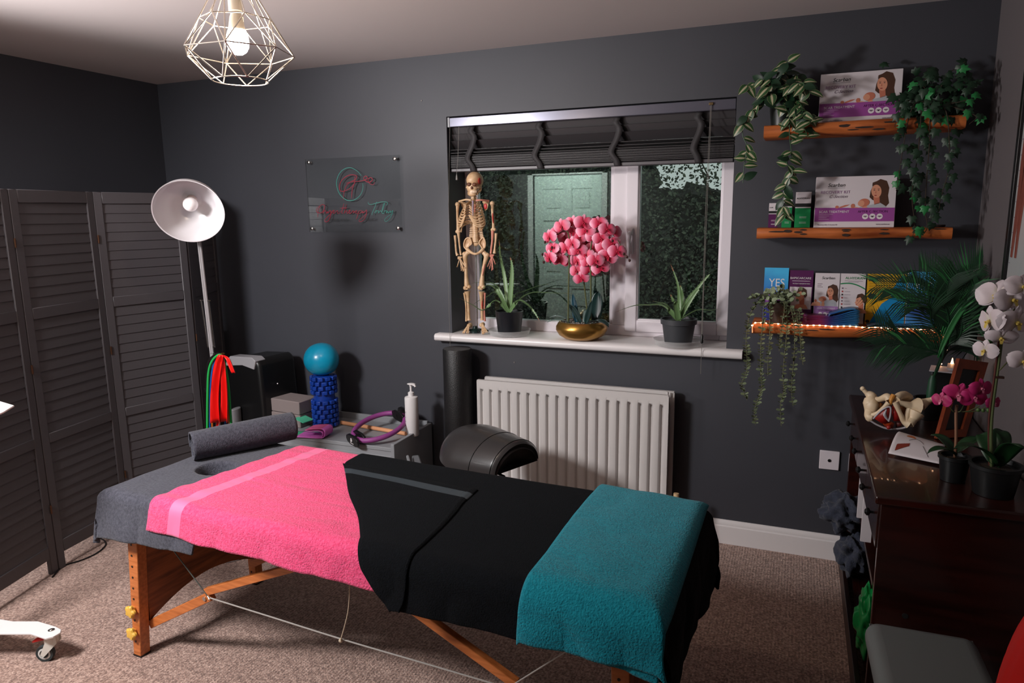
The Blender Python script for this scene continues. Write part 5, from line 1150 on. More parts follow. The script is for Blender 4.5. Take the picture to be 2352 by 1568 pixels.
text('logo_print', 'Scarban', .0165, M_ink, MX @ Matrix.Translation((.026, .186, .0006)), t, shear=.2); text('heading_print', 'SCAR TREATMENT', .0085, M_inkw, MX @ Matrix.Translation((.014, .058, .0006)), t); text('subheading_print', 'AFTER C-SECTION', .0065, M_dkpurple, MX @ Matrix.Translation((.020, .050, .0006)), t)
lines(t, MX, [(.010, .165, .020, .002), (.010, .158, .016, .002), (.010, .151, .022, .002)], 9)
b = MB(); [ell(b, .028+.019*k, .036, .0082, .0082, MX, .0006, 7) for k in range(3)]; [ell(b, .028+.019*k, .036, .0055, .0018, MX, .0009, 9) for k in range(3)]; b.build('badge_print', MATS, t, world=True, smooth=False)
t, MX, w_ = leaflet(3.860, 3.957, -.080, LH, 'white leaflets with a green arc and a face in profile', M_card)
text('logo_print', 'ALHYDRAN', .0145, M_cgreen, MX @ Matrix.Translation((.018, .188, .0006)), t)
b = MB(); n = 12; up = [(.001+.095*k/n, .170-.012*math.sin(0)-.020*(k/n)**2+.006*math.sin(math.pi*k/n)) for k in range(n+1)]; 
for k in range(n): flat(b, [up[k], up[k+1], (up[k+1][0], up[k+1][1]-.005), (up[k][0], up[k][1]-.005)], MX, .0009, 0)
b.build('green_arc', M_cgreen, t, world=True, smooth=False)
face(t, MX, .078, .085, .040, 1); lines(t, MX, [(.018, .148-.0135*k, [.008, .022, .024, .012, .022, .026, .022, .02][k], .0014) for k in range(8)] + [(.016, .180, .07, .0014), (.03, .175, .04, .0014)], 9)
b = MB(); [ell(b, .010, .149-.0135*k, .0035, .0035, MX, .0008, [9, 4, 8, 4, 9, 4, 8, 4][k]) for k in range(8)]; b.build('icon_print', MATS, t, world=True, smooth=False)
M_yel = mat('golden_yellow_print', (214, 160, 14), .5); M_cyan = mat('cyan_print', (8, 130, 190), .5)
t, MX, w_ = leaflet(3.963, 4.111, -.075, LH, 'yellow and blue Female Only Fitness leaflets', M_yel)
b = MB(); flat(b, [(.147, .205), (.127, .205), (.085, .128), (.098, .118), (.060, .088), (.020, .012), (.020, .0), (.147, .0)], MX, .0004, 0); b.build('cyan_block', M_cyan, t, world=True, smooth=False)
text('heading_print', 'Female Only Fitness', .0138, M_ink, MX @ Matrix.Translation((.005, .193, .0006)), t); text('subheading_print', 'In-Person Group Coaching', .0092, M_ink, MX @ Matrix.Translation((.005, .180, .0006)), t)
rows = [(.008, .172-.0075*k, .09-.005*k, .0012) for k in range(7)]+[(.004, .105-.006*k-.03, .03, .0012) for k in range(6)]+[(.09-.004*k, .070-.008*k, .05, .0012) for k in range(7)]+[(.115, .16-.008*k, .028, .0012) for k in range(5)]
lines(t, MX, rows, 8)
b = MB(); ell(b, .136, .182, .010, .008, MX, .0009, 8); ell(b, .022, .118, .017, .012, MX, .0009, 8); ell(b, .010, .012, .008, .006, MX, .0009, 8); ell(b, .125, .125, .02, .014, MX, .0009, 8); b.build('badge_print', MATS, t, world=True, smooth=False)
b = MB(); pr = [(.045, .105), (.045, .13), (.05, .135), (.078, .135), (.083, .13), (.083, .105), (.078, .1), (.05, .1), (.045, .105)]; b.tube([MX @ Vector((x, y, .0006)) for x, y in pr], .0006, 4); b.tube([MX @ Vector((.054+.003*k, .117+.004*math.sin(k*1.7), .0006)) for k in range(8)], .0006, 4); b.build('outline_print', M_ink, t, world=True)
t, MX, w_ = leaflet(4.114, 4.218, -.085, .225, 'blue YES leaflets half hidden by the palm fronds', M_yes2, th=.016)
text('heading_print', 'YES', .050, M_inkw, MX @ Matrix.Translation((.022, .148, .0006)), t, sx=.85)
# pile of leaflets lying on the shelf, one bent up
t = thing('leaflet_pile', 'pile of blue and magenta leaflets lying on the lowest shelf', 'leaflets', (3.83, -.13, sz3))
M_yes3 = grad_mat('plum_to_blue_print', [(0, (90, 16, 50)), (.3, (130, 40, 84)), (.5, (50, 50, 120)), (.75, (30, 90, 150)), (1, (60, 130, 180))])
b = MB()
for k in range(16):
    z = sz3+.002+.0024*k; o_ = r2.uniform(-.003, .003); lift = .0022*k
    b.grid(lambda s, q: (3.722+.212*s+o_, -.178+.098*q+o_, z+lift*max(0, s-.45)*1.8*math.sin(min(1, (s-.45)/.55)*math.pi*.62) if s > .45 else z), 14, 2, tf=lambda s, q: s)
b.build('leaflets', M_yes3, t, world=True, solid=.0012, ang=60)
b = MB()
b.grid(lambda s, q: (3.722+.205*s, -.176+.098*q, sz3+.042-.018*math.sin(s*math.pi)*(s < .5)+.036*max(0, s-.3)**1*1.5*math.sin(min(1, (s-.3)/.7)*math.pi*.72)), 20, 2, tf=lambda s, q: .35+.65*s); o = b.build('bent_cover', M_yes3, t, world=True, solid=.0012, ang=60)
text('white_print', 'YES', .030, M_inkw, Matrix.Translation((3.80, -.168, sz3+.0455)) @ Matrix.Rotation(R(14), 4, 'Y') @ Matrix.Rotation(R(25), 4, 'X'), t)
b = MB(); b.box((-.10, -.045, 0), (.10, .045, .006), M=Matrix.Translation((4.07, -.128, sz3+.001)) @ Matrix.Rotation(R(-4), 4, 'Z')); b.grid(lambda s, q: (3.965+.16*s, -.17+.07*q, sz3+.0075+.006*math.sin(s*6)**2), 10, 3)
tag(b.build('leaflet_pile', mat('blue_grey_leaflets', (70, 96, 120), .4), ang=60), 'thin blue grey leaflets lying flat below the yellow and blue ones', 'leaflets')

# ---- string lights ----
sl = thing('string_lights', 'warm white string lights along the front edge of the lowest shelf', 'string lights', (3.9, -.2, sz3))
def edge_y(x): return -.19 + .006*math.sin(x*9+3)+.004*math.sin(x*23+6)
pts = [(3.520, edge_y(3.52)-.004, sz3-.040), (3.518, edge_y(3.52)-.006, sz3-.008)] + [(3.53+.0232*k, edge_y(3.53+.0232*k)+.001, sz3+.003+.0012*math.sin(k*1.3)) for k in range(31)] + [(4.243, -.17, sz3-.02), (4.245, -.15, .98), (4.235, -.16, .93)]
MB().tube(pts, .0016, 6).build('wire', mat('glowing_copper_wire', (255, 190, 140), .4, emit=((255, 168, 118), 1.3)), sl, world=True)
M_led = mat('warm_led', (255, 225, 200), .4, emit=((255, 196, 150), 14))
b = MB()
for p in pts[1:-1]: b.ball((p[0], p[1]-.001, p[2]), .0030, 8, sc=(1.5, 1, .9))
for px, py in ((2171, 786), (2174, 803)): b.ball(wp(px, py, 'y', -.16), .0032, 8)
b.build('led_beads', M_led, sl, world=True)
for px, py, s in ((2187, 832, .013), (2194, 856, .010)):
    c = wp(px, py, 'y', -.2); MB().lathe([(.0008, .018), (.0035, .006), (.0055, -.004), (.004, -.012), (.001, -.016)], c, 12).build('flame_bulb', mat('flame_bulb_glow', (255, 220, 190), .4, emit=((255, 180, 120), 9)), sl, world=True)

# ---- trailing plants ----
def strand_path(pts, y, n=6): return catmull([wp(px, py, 'y', y+dy) for px, py, dy in [(p+(0,))[:3] for p in pts]], n)
M_euc = mat('eucalyptus_green', (134, 146, 112), .6, var=(18, (104, 118, 88), .4, .6)); M_eucstem = mat('eucalyptus_stem', (112, 112, 80), .7)
eu = thing('trailing_plant', 'pale eucalyptus plant trailing from the left end of the lowest shelf', 'potted plant', (3.62, -.10, sz3))
MB().lathe([(.036, sz3+.001), (.045, sz3+.085), (.047, sz3+.09), (.042, sz3+.09), (.041, sz3+.08)], (3.622, -.130, 0), 32).build('pot', mat('dark_brown_pot', (40, 26, 20), .5), eu, world=True)
def c3(x, y, dy=0): return (1680+x/4.48, 640+y/4.48, dy)
EU = [[c3(400, 330, .09), c3(300, 230, .04), (c3(230, 300)), c3(180, 400), c3(150, 640), c3(160, 800), c3(155, 950), c3(105, 1080), c3(130, 1170), c3(162, 1250)],
 [c3(420, 330, .08), c3(340, 260, .03), c3(325, 420), c3(305, 650), c3(300, 800), c3(300, 950), c3(312, 1090), c3(290, 1200), c3(250, 1300), c3(235, 1400), c3(250, 1505)],
 [c3(440, 330, .08), c3(400, 270, .03), c3(395, 420), c3(392, 650), c3(378, 800), c3(375, 1000)],
 [c3(500, 330, .08), c3(545, 260, .03), c3(530, 430), c3(500, 600), c3(492, 745)],
 [c3(500, 330, .08), c3(565, 300, .03), c3(565, 600), c3(545, 800), c3(530, 1000), c3(538, 1150), c3(505, 1290), c3(512, 1515)],
 [c3(510, 330, .08), c3(600, 290, .04), c3(640, 450), c3(650, 650), c3(640, 850), c3(622, 1050), c3(620, 1200), c3(635, 1310)],
 [c3(520, 330, .08), c3(640, 330, .04), c3(690, 470), c3(710, 650), c3(718, 780), c3(738, 885)],
 [c3(480, 330, .08), c3(430, 180, .05), c3(380, 150, .02)], [c3(450, 330, .08), c3(350, 180, .05), c3(220, 200, .03), c3(170, 215, .02)], [c3(500, 330, .08), c3(560, 200, .05), c3(620, 220, .03)], [c3(500, 330, .08), c3(660, 330, .04), c3(700, 340, .01), c3(705, 420)]]
bs = MB(); bf = MB()
def disc(mb, p, d, nrm, r, mi=0):
    d = d.normalized(); sd = d.cross(nrm)
    if sd.length < .01: sd = Vector((1, 0, 0))
    sd.normalize(); nn = sd.cross(d); vs = [p]; 
    for k in range(9):
        q = math.pi*(k/8)*2-math.pi; rr_ = r
        vs.append(p + d*(r*1.15*(1+math.cos(q))) + sd*(r*.85*math.sin(q)) + nn*(.18*r*math.sin(q)**2))
    mb.add(vs, [(0, k, k+1) for k in range(1, 9)], mi)
for i, pl in enumerate(EU):
    P_ = [wp(px, py, 'y', -.212+dy) for px, py, dy in pl]; C_ = catmull(P_, 10); bs.tube(C_, [.0018, .0012], 5); acc = 0
    for a, c in zip(C_, C_[1:]):
        acc += (c-a).length
        if acc > .0105:
            acc = 0; T = (c-a).normalized(); an = r2.uniform(0, 6.28)
            for sg_ in (0, math.pi):
                sd = Vector((math.cos(an*.5+sg_), .8*math.sin(an+sg_)-.1, .25)); disc(bf, a, sd+Vector((0, 0, r2.uniform(-.2, .2))), Vector((r2.uniform(-.5, .5), -.6, .8)), r2.uniform(.0055, .0092))
for k in range(120):
    p = Vector((3.622+r2.gauss(0, .04), -.15+r2.gauss(0, .028), sz3+.100+abs(r2.gauss(0, .022)))); disc(bf, p, Vector((r2.uniform(-1, 1), r2.uniform(-1, .3), r2.uniform(-.3, .8))), Vector((0, -1, .5)), r2.uniform(.007, .011))
bs.build('stems', M_eucstem, eu, world=True); bf.build('foliage', M_euc, eu, world=True, ang=80)

M_hoya = mat('variegated_leaf', (60, 90, 50), .4, ramp=[(0, (186, 178, 150)), (.18, (176, 166, 134)), (.30, (50, 86, 46)), (.88, (32, 66, 34)), (1, (150, 150, 110))])
M_hoyad = mat('plain_dark_leaf', (22, 52, 32), .4)
ho = thing('trailing_plant', 'variegated trailing plant hanging from the left end of the top shelf', 'potted plant', (3.60, -.10, sz1))
MB().lathe([(.048, sz1+.001), (.060, sz1+.105), (.063, sz1+.11), (.056, sz1+.11), (.055, sz1+.1)], (3.597, -.115, 0), 32).build('pot', mat('black_green_pot', (14, 22, 20), .4), ho, world=True)
def c8(x, y, dy=0): return (1660+x/3.267, 120+y/3.267, dy)
HO = [[c8(470, 330, .08), c8(400, 300, .03), c8(320, 350), c8(230, 420), c8(160, 520), c8(150, 620), c8(185, 720), c8(160, 850), c8(152, 980)],
 [c8(480, 330, .08), c8(460, 400, .0), c8(500, 470), c8(500, 620), c8(515, 770), c8(480, 830), c8(525, 890), c8(480, 980), c8(455, 1080), c8(470, 1240)],
 [c8(500, 330, .08), c8(590, 400, .0), c8(600, 520), c8(640, 640)], [c8(490, 330, .08), c8(500, 200, .06), c8(450, 130, .03), c8(490, 65, .02)], [c8(470, 330, .08), c8(380, 230, .05), c8(280, 220, .03), c8(180, 250, .02)],
 [c8(500, 330, .08), c8(580, 230, .04), c8(640, 260, .0), c8(650, 350, .0)], [c8(480, 330, .08), c8(440, 230, .03), c8(340, 200, .01), c8(270, 210, .01)], [c8(490, 330, .06), c8(520, 260, .0), c8(600, 230, -.02), c8(610, 300, -.02)], [c8(500, 330, .08), c8(560, 420, -.01), c8(640, 450, -.01), c8(660, 540, -.01)]]
bs = MB(); bf = MB()
for pl in HO:
    P_ = [wp(px, py, 'y', -.205+dy) for px, py, dy in pl]; C_ = catmull(P_, 10); bs.tube(C_, [.0022, .0014], 5); acc = .02
    for a, c in zip(C_, C_[1:]):
        acc += (c-a).length
        if acc > .027:
            acc = 0
            for sg_ in (-1, 1):
                if r2.random() < .2: continue
                dn = Vector((sg_*r2.uniform(.35, 1), r2.uniform(-.5, .15), r2.uniform(-1.1, .35)))
                leaf(bf, a, dn, Vector((r2.uniform(-.3, .3), -1, r2.uniform(0, .9))), r2.uniform(.048, .068), r2.uniform(.027, .036), .3, 0 if r2.random() < .8 else 1)
for k in range(62):
    p = Vector((3.60+r2.gauss(0, .035), -.14+r2.gauss(0, .03), sz1+.12+abs(r2.gauss(0, .035)))); leaf(bf, p, Vector((r2.uniform(-1, 1), r2.uniform(-1, .2), r2.uniform(-.8, .9))), Vector((0, -1, .6)), r2.uniform(.048, .072), r2.uniform(.027, .038), .35, 0 if r2.random() < .45 else 1)
bs.build('stems', M_green, ho, world=True); bf.build('foliage', [M_hoya, M_hoyad], ho, world=True, ang=80)

# ivy
iv = thing('ivy_plant', 'dark green ivy trailing from the right end of the top shelf', 'potted plant', (4.15, -.10, sz1))
MB().lathe([(.045, sz1+.001), (.056, sz1+.1), (.052, sz1+.1), (.05, sz1+.09)], (4.145, -.105, 0), 32).build('pot', M_mattblack, iv, world=True)
bs = MB(); bf = MB(); out5 = [(0, -.25), (.32, -.42), (.62, -.10), (.42, .10), (.60, .48), (.25, .42), (0, 1.0), (-.25, .42), (-.60, .48), (-.42, .10), (-.62, -.10), (-.32, -.42)]
def ivy(p, d, n, s, mi):
    d = d.normalized(); sd = d.cross(n); 
    if sd.length < .05: return
    sd.normalize(); nn = sd.cross(d); vs = [p+nn*.003]+[p+sd*(x*s*.62)+d*(y*s*.62)-nn*(.22*s*abs(x)+.1*s*max(0, y)) for x, y in out5]
    bf.add(vs, [(0, k, k % 12+1) for k in range(1, 13)], mi)
IV = [[c8(1560, 380, .08), c8(1450, 380, .0), c8(1400, 480), c8(1370, 620), c8(1340, 800), c8(1310, 1000), c8(1300, 1040)], [c8(1580, 380, .08), c8(1500, 420, .0), c8(1480, 600), c8(1460, 800), c8(1420, 1060), c8(1440, 1300), c8(1415, 1410)],
 [c8(1600, 380, .08), c8(1560, 460, .0), c8(1550, 700), c8(1530, 960), c8(1520, 1180), c8(1535, 1310), c8(1495, 1380)], [c8(1620, 380, .08), c8(1680, 460, .0), c8(1700, 700), c8(1690, 900), c8(1640, 1080), c8(1620, 1200)],
 [c8(1600, 350, .08), c8(1720, 380, .02), c8(1860, 350, .0)], [c8(1620, 380, .08), c8(1760, 420, .02), c8(1900, 480, .0), c8(1850, 540)], [c8(1600, 330, .08), c8(1700, 160, .08), c8(1820, 70, .08)], [c8(1580, 330, .08), c8(1500, 230, .06), c8(1620, 130, .06)], [c8(1500, 330, .08), c8(1360, 380, .02), c8(1310, 470, -.02), c8(1290, 560, -.02)]]
for pl in IV:
    P_ = [wp(px, py, 'y', -.205+dy) for px, py, dy in pl]; C_ = catmull(P_, 10); bs.tube(C_, [.0022, .0012], 5); acc = 0
    for a, c in zip(C_, C_[1:]):
        acc += (c-a).length
        if acc > .022:
            acc = 0; q = a+Vector((r2.uniform(-.032, .032), r2.uniform(-.03, .02), r2.uniform(-.015, .015))); bs.tube([a, q], .0008, 4); ivy(q, Vector((r2.uniform(-.7, .7), -.2, -1)), Vector((r2.uniform(-.5, .5), -1, r2.uniform(.1, .9))), r2.uniform(.040, .058), 1 if r2.random() < .25 else 0)
for k in range(130):
    p = Vector((4.14+r2.gauss(0, .062), -.13+r2.gauss(0, .035), sz1+.07+r2.gauss(0, .06))); p.x = min(p.x, 4.31); p.y = min(p.y, -.03)
    ivy(p, Vector((r2.uniform(-1, 1), -.2, r2.uniform(-1, .4))), Vector((r2.uniform(-.5, .5), -1, r2.uniform(0, .9))), r2.uniform(.040, .060), 1 if r2.random() < .1 else 0)
bs.build('stems', mat('ivy_stem', (52, 40, 28), .8), iv, world=True); bf.build('foliage', [M_dkgreen, mat('young_ivy_leaf', (36, 120, 62), .45)], iv, world=True, ang=80)

# ================= dark cabinet on the right =================
cb = thing('wooden_cabinet', 'dark mahogany open cabinet against the right wall', 'cabinet', (4.14, -.66, 0))
BX0, BX1, BY0, BY1, BT = 3.945, 4.345, -1.235, -.055, .80
MB().box((BX0-.018, BY0-.022, BT-.026), (BX1, BY1+.012, BT)).build('cabinet_top', M_mahog, cb, world=True, bevel=.006)
MB().box((BX0, BY0, 0), (BX1, BY0+.022, BT-.026)).build('side_panel', M_mahog, cb, world=True, bevel=.002)
MB().box((BX0, BY1-.022, 0), (BX1, BY1, BT-.026)).build('side_panel', M_mahog, cb, world=True, bevel=.002)
MB().box((BX1-.012, BY0+.022, .02), (BX1, BY1-.022, BT-.026)).build('back_panel', M_mahog, cb, world=True)
b = MB(); b.box((BX0+.02, BY0+.022, .09), (BX1-.012, BY1-.022, .11)); b.box((BX0+.03, BY0+.022, .36), (BX1-.012, BY1-.022, .38)); b.box((BX0+.01, BY0+.022, .60), (BX1-.012, BY1-.022, .615)); b.build('shelves', M_mahog, cb, world=True)
MB().box((BX0-.012, BY0, 0), (BX0+.006, BY1, .088)).build('plinth', mat('dark_plinth', (34, 18, 14), .35), cb, world=True, bevel=.002)
for k in range(3):
    y0 = BY0+.026+k*.378; d = MB().box((BX0-.004, y0, .622), (BX0+.018, y0+.372, .768)).build('drawer', M_mahog, cb, world=True, bevel=.003)
    for yy in (y0+.08, y0+.29): MB().lathe([(.004, 0), (.004, .010), (.011, .014), (.012, .02), (.006, .026), (0, .027)], (0, 0, 0), 16, M=Matrix.Translation((BX0-.004, yy, .70)) @ Matrix.Rotation(R(-90), 4, 'Y')).build('knob', M_black, d, world=True)
for (x, z) in ((4.03, .44), (4.29, .38)): MB().lathe([(.008, 0), (.008, .002), (.0, .002)], (0, 0, 0), 14, M=Matrix.Translation((x, BY0, z)) @ Matrix.Rotation(R(90), 4, 'X')).build('screw_cap', M_mattblack, cb, world=True)
# things spilling out of the cabinet
for k, (y0, z0, z1, xx, lab) in enumerate(((-.55, .44, .598, 3.948, 'white paper folder sticking out below the cabinet drawers'), (-.74, .43, .598, 3.948, 'second white paper sheet nearer the camera, sticking out of the cabinet'))):
    b = MB(); b.box((xx, y0, z0), (xx+.035, y0+.01, z1)); tag(b.build('paper_folder', M_card, bevel=.001), lab, 'papers')
def heap(name, c, r, m, seed, lab, cat, sc=(1, 1, 1), amp=.35, fr=2.2):
    b = MB(); b.ball(c, r, 56, sc=sc, fn=lambda d: 1+amp*noise.noise(d*fr+Vector((seed, 0, 0)))+amp*.4*abs(noise.noise(d*fr*2.2+Vector((seed, 3, 0))))); return tag(b.build(name, m, ang=80), lab, cat)
M_nt = cloth('blue_grey_terry', (62, 66, 80), (50, 54, 66))
heap('towel_bundle', (3.925, -.30, .355), .078, M_nt, 3, 'crumpled blue grey towel bulging out of the cabinet above another', 'towel', (1.0, 1.1, .85), .55, 2.4)
heap('towel_bundle', (3.965, -.33, .190), .085, M_nt, 8, 'crumpled blue grey towel hanging low out of the cabinet', 'towel', (.65, 1.0, .98), .5, 2.4)
heap('plastic_bag', (3.975, -.93, .235), .095, mat('emerald_plastic', (18, 158, 78), .3), 12, 'bright green plastic bag inside the cabinet opening', 'bag', (.42, .8, 1.15), .4, 3)

# ---- on top of the cabinet ----
CZ = BT
pv = thing('pelvis_model', 'anatomical pelvis model with red muscles on the cabinet', 'anatomical model', (4.06, -.56, CZ))
M_pb = mat('cream_bone', (222, 200, 168), .45, var=(24, (196, 168, 130), .5, .75)); M_mus = mat('muscle_red', (150, 28, 24), .4); M_mus2 = mat('muscle_orange_red', (170, 60, 20), .4); M_tend = mat('pale_tendon', (176, 170, 176), .4); M_amb = mat('amber_membrane', (150, 92, 42), .5)
def c4(x, y, dy=0): return wp(1900+x/6.03, 840+y/6.03, 'y', -.56+dy)
b = MB()
for pts, rs in (([c4(490, 315), c4(540, 370), c4(600, 420, .0), c4(600, 520, -.01), c4(590, 620, -.02), c4(580, 700, -.04), c4(640, 720, -.05)], [.007, .008, .02, .026, .018, .015, .010]),
    ([c4(600, 470), c4(720, 465, -.02), c4(830, 430, -.04), c4(855, 480, -.05)], [.016, .010, .014, .012]), ([c4(590, 710, -.04), c4(700, 650, -.05), c4(800, 560, -.06), c4(850, 510, -.06)], [.012, .007, .007, .010]),
    ([c4(955, 470, -.05), c4(1000, 420, -.03), c4(1080, 410, .0), c4(1120, 470, .02)], [.014, .014, .016, .012]), ([c4(950, 500, -.05), c4(1050, 520, -.05), c4(1150, 550, -.04), c4(1240, 570, -.03)], [.012, .009, .014, .034]),
    ([c4(940, 500, -.06), c4(1000, 640, -.06), c4(1060, 760, -.06), c4(1130, 800, -.06)], [.010, .008, .010, .018]), ([c4(1130, 800, -.06), c4(1180, 740, -.05), c4(1230, 650, -.04)], [.018, .017, .028]),
    ([c4(1150, 560, -.04), c4(1110, 680, -.05), c4(1100, 780, -.06)], [.010, .009, .012]), ([c4(1290, 540, -.01), c4(1370, 500, .0), c4(1440, 470, .0), c4(1485, 445, .0)], [.022, .014, .009, .008])):
    b.tube(pts, rs, 14, smooth=6)
b.ball(c4(490, 315), .009, 10); b.ball(c4(1485, 448), .010, 10); b.ball(c4(620, 560, -.015), .032, 16, sc=(.8, .8, 1.05)); b.ball(c4(1060, 430, .01), .028, 16, sc=(1.1, .7, .7))
b.ball(c4(590, 715, -.04), .016, 12); b.build('pelvis_bone', M_pb, pv, world=True, ang=80)
def patch(name, pts, m, dy=0, th=.006):
    b = MB(); v = [c4(*p) for p in pts]; c_ = sum(v, Vector())/len(v)+Vector((0, -.008, 0)); n_ = len(v); b.add(v+[c_], [(i, (i+1) % n_, n_) for i in range(n_)]); return b.build(name, m, pv, world=True, solid=th, ang=80)
patch('amber_membrane', [(680, 600, -.02), (700, 500, -.02), (780, 520, -.02), (740, 620, -.02)], M_amb); patch('amber_membrane', [(1000, 560, -.02), (1110, 560, -.02), (1100, 700, -.03), (1050, 720, -.03)], M_amb)
patch('pelvic_muscle', [(870, 540, -.06), (780, 590, -.06), (640, 710, -.055), (760, 790, -.06), (860, 780, -.06)], M_mus); patch('pelvic_muscle', [(900, 540, -.06), (960, 600, -.06), (1050, 770, -.06), (920, 765, -.062), (890, 640, -.06)], M_mus)
patch('orange_muscle', [(720, 740, -.058), (860, 770, -.066), (930, 800, -.06), (900, 880, -.05), (800, 840, -.05)], M_mus2); patch('dark_muscle', [(940, 780, -.05), (1040, 790, -.055), (1050, 840, -.05), (950, 860, -.04)], mat('dark_muscle', (80, 20, 14), .5))
b = MB(); b.tube([c4(640, 730, -.06), c4(760, 610, -.068), c4(870, 570, -.07), c4(875, 680, -.07), c4(850, 770, -.07)], .003, 8, smooth=5); b.tube([c4(820, 600, -.068), c4(795, 680, -.07), c4(850, 765, -.07)], [.002, .006, .002], 8, smooth=5)
b.tube([c4(600, 760, -.05), c4(700, 820, -.05), c4(840, 870, -.05), c4(1000, 870, -.05), c4(1100, 840, -.05), c4(1060, 790, -.058)], .0035, 8, smooth=5); b.build('tendon', M_tend, pv, world=True)
b = MB(); b.tube([c4(920, 405, -.05), c4(885, 470, -.058), c4(880, 540, -.062)], [.009, .007, .003], 10, smooth=4); b.build('yellow_cartilage', mat('ochre_cartilage', (196, 132, 50), .5), pv, world=True)
MB().ball(c4(852, 850, -.066), .008, 12).build('tube_opening', M_mus, pv, world=True)
# leaflet on the cabinet
lf = thing('folded_leaflet', 'curled white anatomy leaflet lying on the cabinet', 'leaflet', (4.06, -.87, CZ))
L0, L1, L2, L3 = wp(2040, 1043, 'z', CZ+.004), wp(2160, 1068, 'z', CZ+.004), wp(2172, 1030, 'z', CZ+.004), wp(2070, 1003, 'z', CZ+.004)
def lft(s, t): p = L0.lerp(L1, s).lerp(L3.lerp(L2, s), t); return p + Vector((0, 0, .035*math.sin(math.pi*min(1, t*.9))*(1-.3*s)+.003))
MB().grid(lft, 16, 14).build('paper', M_card, lf, world=True, solid=.0012, ang=80)
b = MB()
def onp(pts, mi, d=.002): b.poly([lft(s, t)+Vector((0, 0, d))+Vector((0, -d, 0)) for s, t in pts], mi)
for k in range(10): q = [(.22+.02*k, .60+.10*math.sin(k*.35)), (.24+.02*k, .60+.10*math.sin((k+1)*.35)), (.24+.02*k, .55), (.22+.02*k, .55)]; onp(q, 0)
for k in range(8): q = [(.10+.03*k, .08+.022*k), (.13+.03*k, .10+.022*k), (.13+.03*k, .10+.012*k+.16), (.10+.03*k, .08+.012*k+.14)]; onp(q, 1)
for k in range(4): q = [(.52+.03*k, .10), (.55+.03*k, .10), (.55+.03*k, .34-.02*k), (.52+.03*k, .34-.02*k)]; onp(q, 1)
bb = MB(); bb.v = b.v; sel = [k for k in range(len(b.f)) if b.m[k] == 0]; bb.f = [b.f[k] for k in sel]; bb.m = [0]*len(sel); bb.build('orange_drawing_print', mat('orange_print', (190, 100, 44), .5), lf, world=True, smooth=False)
bb = MB(); bb.v = b.v; sel = [k for k in range(len(b.f)) if b.m[k] == 1 and k < 18]; bb.f = [b.f[k] for k in sel]; bb.m = [0]*len(sel); bb.build('muscle_drawing_print', mat('brick_print', (130, 50, 38), .5), lf, world=True, smooth=False)
b = MB(); b.tube([lft(.30+.3*k/10, .42+.12*math.sin(k/10*math.pi))+Vector((0, -.002, .002)) for k in range(11)], .0006, 4); b.tube([lft(.6+.03*k, .35-.05*k)+Vector((0, -.002, .002)) for k in range(6)], .0006, 4)
for k in range(26): p = lft(.40+.017*k, .885-.004*k)+Vector((0, -.002, .002)); b.tube([p, p+Vector((.001, 0, .0045*(.4+r2.random())))], .0005, 4)
b.build('writing_print', M_ink, lf, world=True)

# white card box and black pot behind the palm stem
b = MB(); MX = Matrix.Translation((4.26, -.20, CZ+.001)) @ Matrix.Rotation(R(-12), 4, 'Z'); b.box((-.05, -.04, 0), (.06, .04, .165), M=MX)
tag(b.build('card_box', M_black, bevel=.002), 'black box with a white top behind the palm', 'box')
q = [wp(2128, 898, 'y', -.26), wp(2188, 893, 'y', -.22), wp(2190, 882, 'y', -.16), wp(2150, 880, 'y', -.2)]
b = MB(); b.box((-.058, -.045, .166), (.064, .045, .170), M=MX @ Matrix.Rotation(R(3), 4, 'X')); b.box((.0, -.03, .185), (.055, .03, .19), M=MX @ Matrix.Rotation(R(8), 4, 'X')); b.box((.005, -.028, .17), (.05, .028, .185), M=MX)
tag(b.build('envelope', M_card), 'white card lying on the black box behind the palm', 'card')
# palm
pm = thing('potted_palm', 'green artificial palm in a black pot at the far end of the cabinet', 'potted plant', (4.19, -.34, CZ))
MB().lathe([(.040, CZ+.001), (.050, CZ+.075), (.053, CZ+.08), (.047, CZ+.08), (.046, CZ+.07), (0, CZ+.07)], (4.185, -.34, 0), 32).build('pot', M_black, pm, world=True)
MB().lathe([(.014, CZ+.06), (.017, CZ+.10), (.014, CZ+.15), (.008, CZ+.17)], (4.190, -.34, 0), 16).build('stem', mat('palm_stem_green', (30, 70, 48), .5), pm, world=True)
M_palm = mat('palm_frond_green', (26, 66, 38), .45, var=(9, (18, 46, 30), .35, .65)); M_palml = mat('young_palm_leaflet', (44, 110, 58), .45)
P0 = Vector((4.190, -.34, CZ+.15))
FR = [([(2165, 800), (2130, 700), (2080, 660), (2010, 655)], -.36, .10), ([(2165, 810), (2130, 790), (2080, 790), (2010, 745)], -.42, .11), ([(2160, 820), (2120, 800), (2070, 790), (2010, 795)], -.44, .09), ([(2170, 790), (2160, 700), (2150, 660), (2110, 620)], -.30, .11),
      ([(2175, 780), (2200, 700), (2220, 650), (2270, 610)], -.30, .12), ([(2175, 790), (2210, 740), (2240, 700), (2280, 660)], -.32, .12), ([(2175, 800), (2200, 760), (2240, 740), (2280, 740)], -.36, .11), ([(2172, 790), (2180, 710), (2190, 660), (2200, 620)], -.24, .12),
      ([(2175, 810), (2215, 790), (2250, 780), (2280, 790)], -.30, .10), ([(2168, 800), (2140, 740), (2130, 700), (2060, 690)], -.48, .10), ([(2170, 790), (2180, 740), (2170, 690), (2180, 640)], -.46, .11), ([(2172, 800), (2205, 770), (2215, 700), (2240, 650)], -.44, .11)]
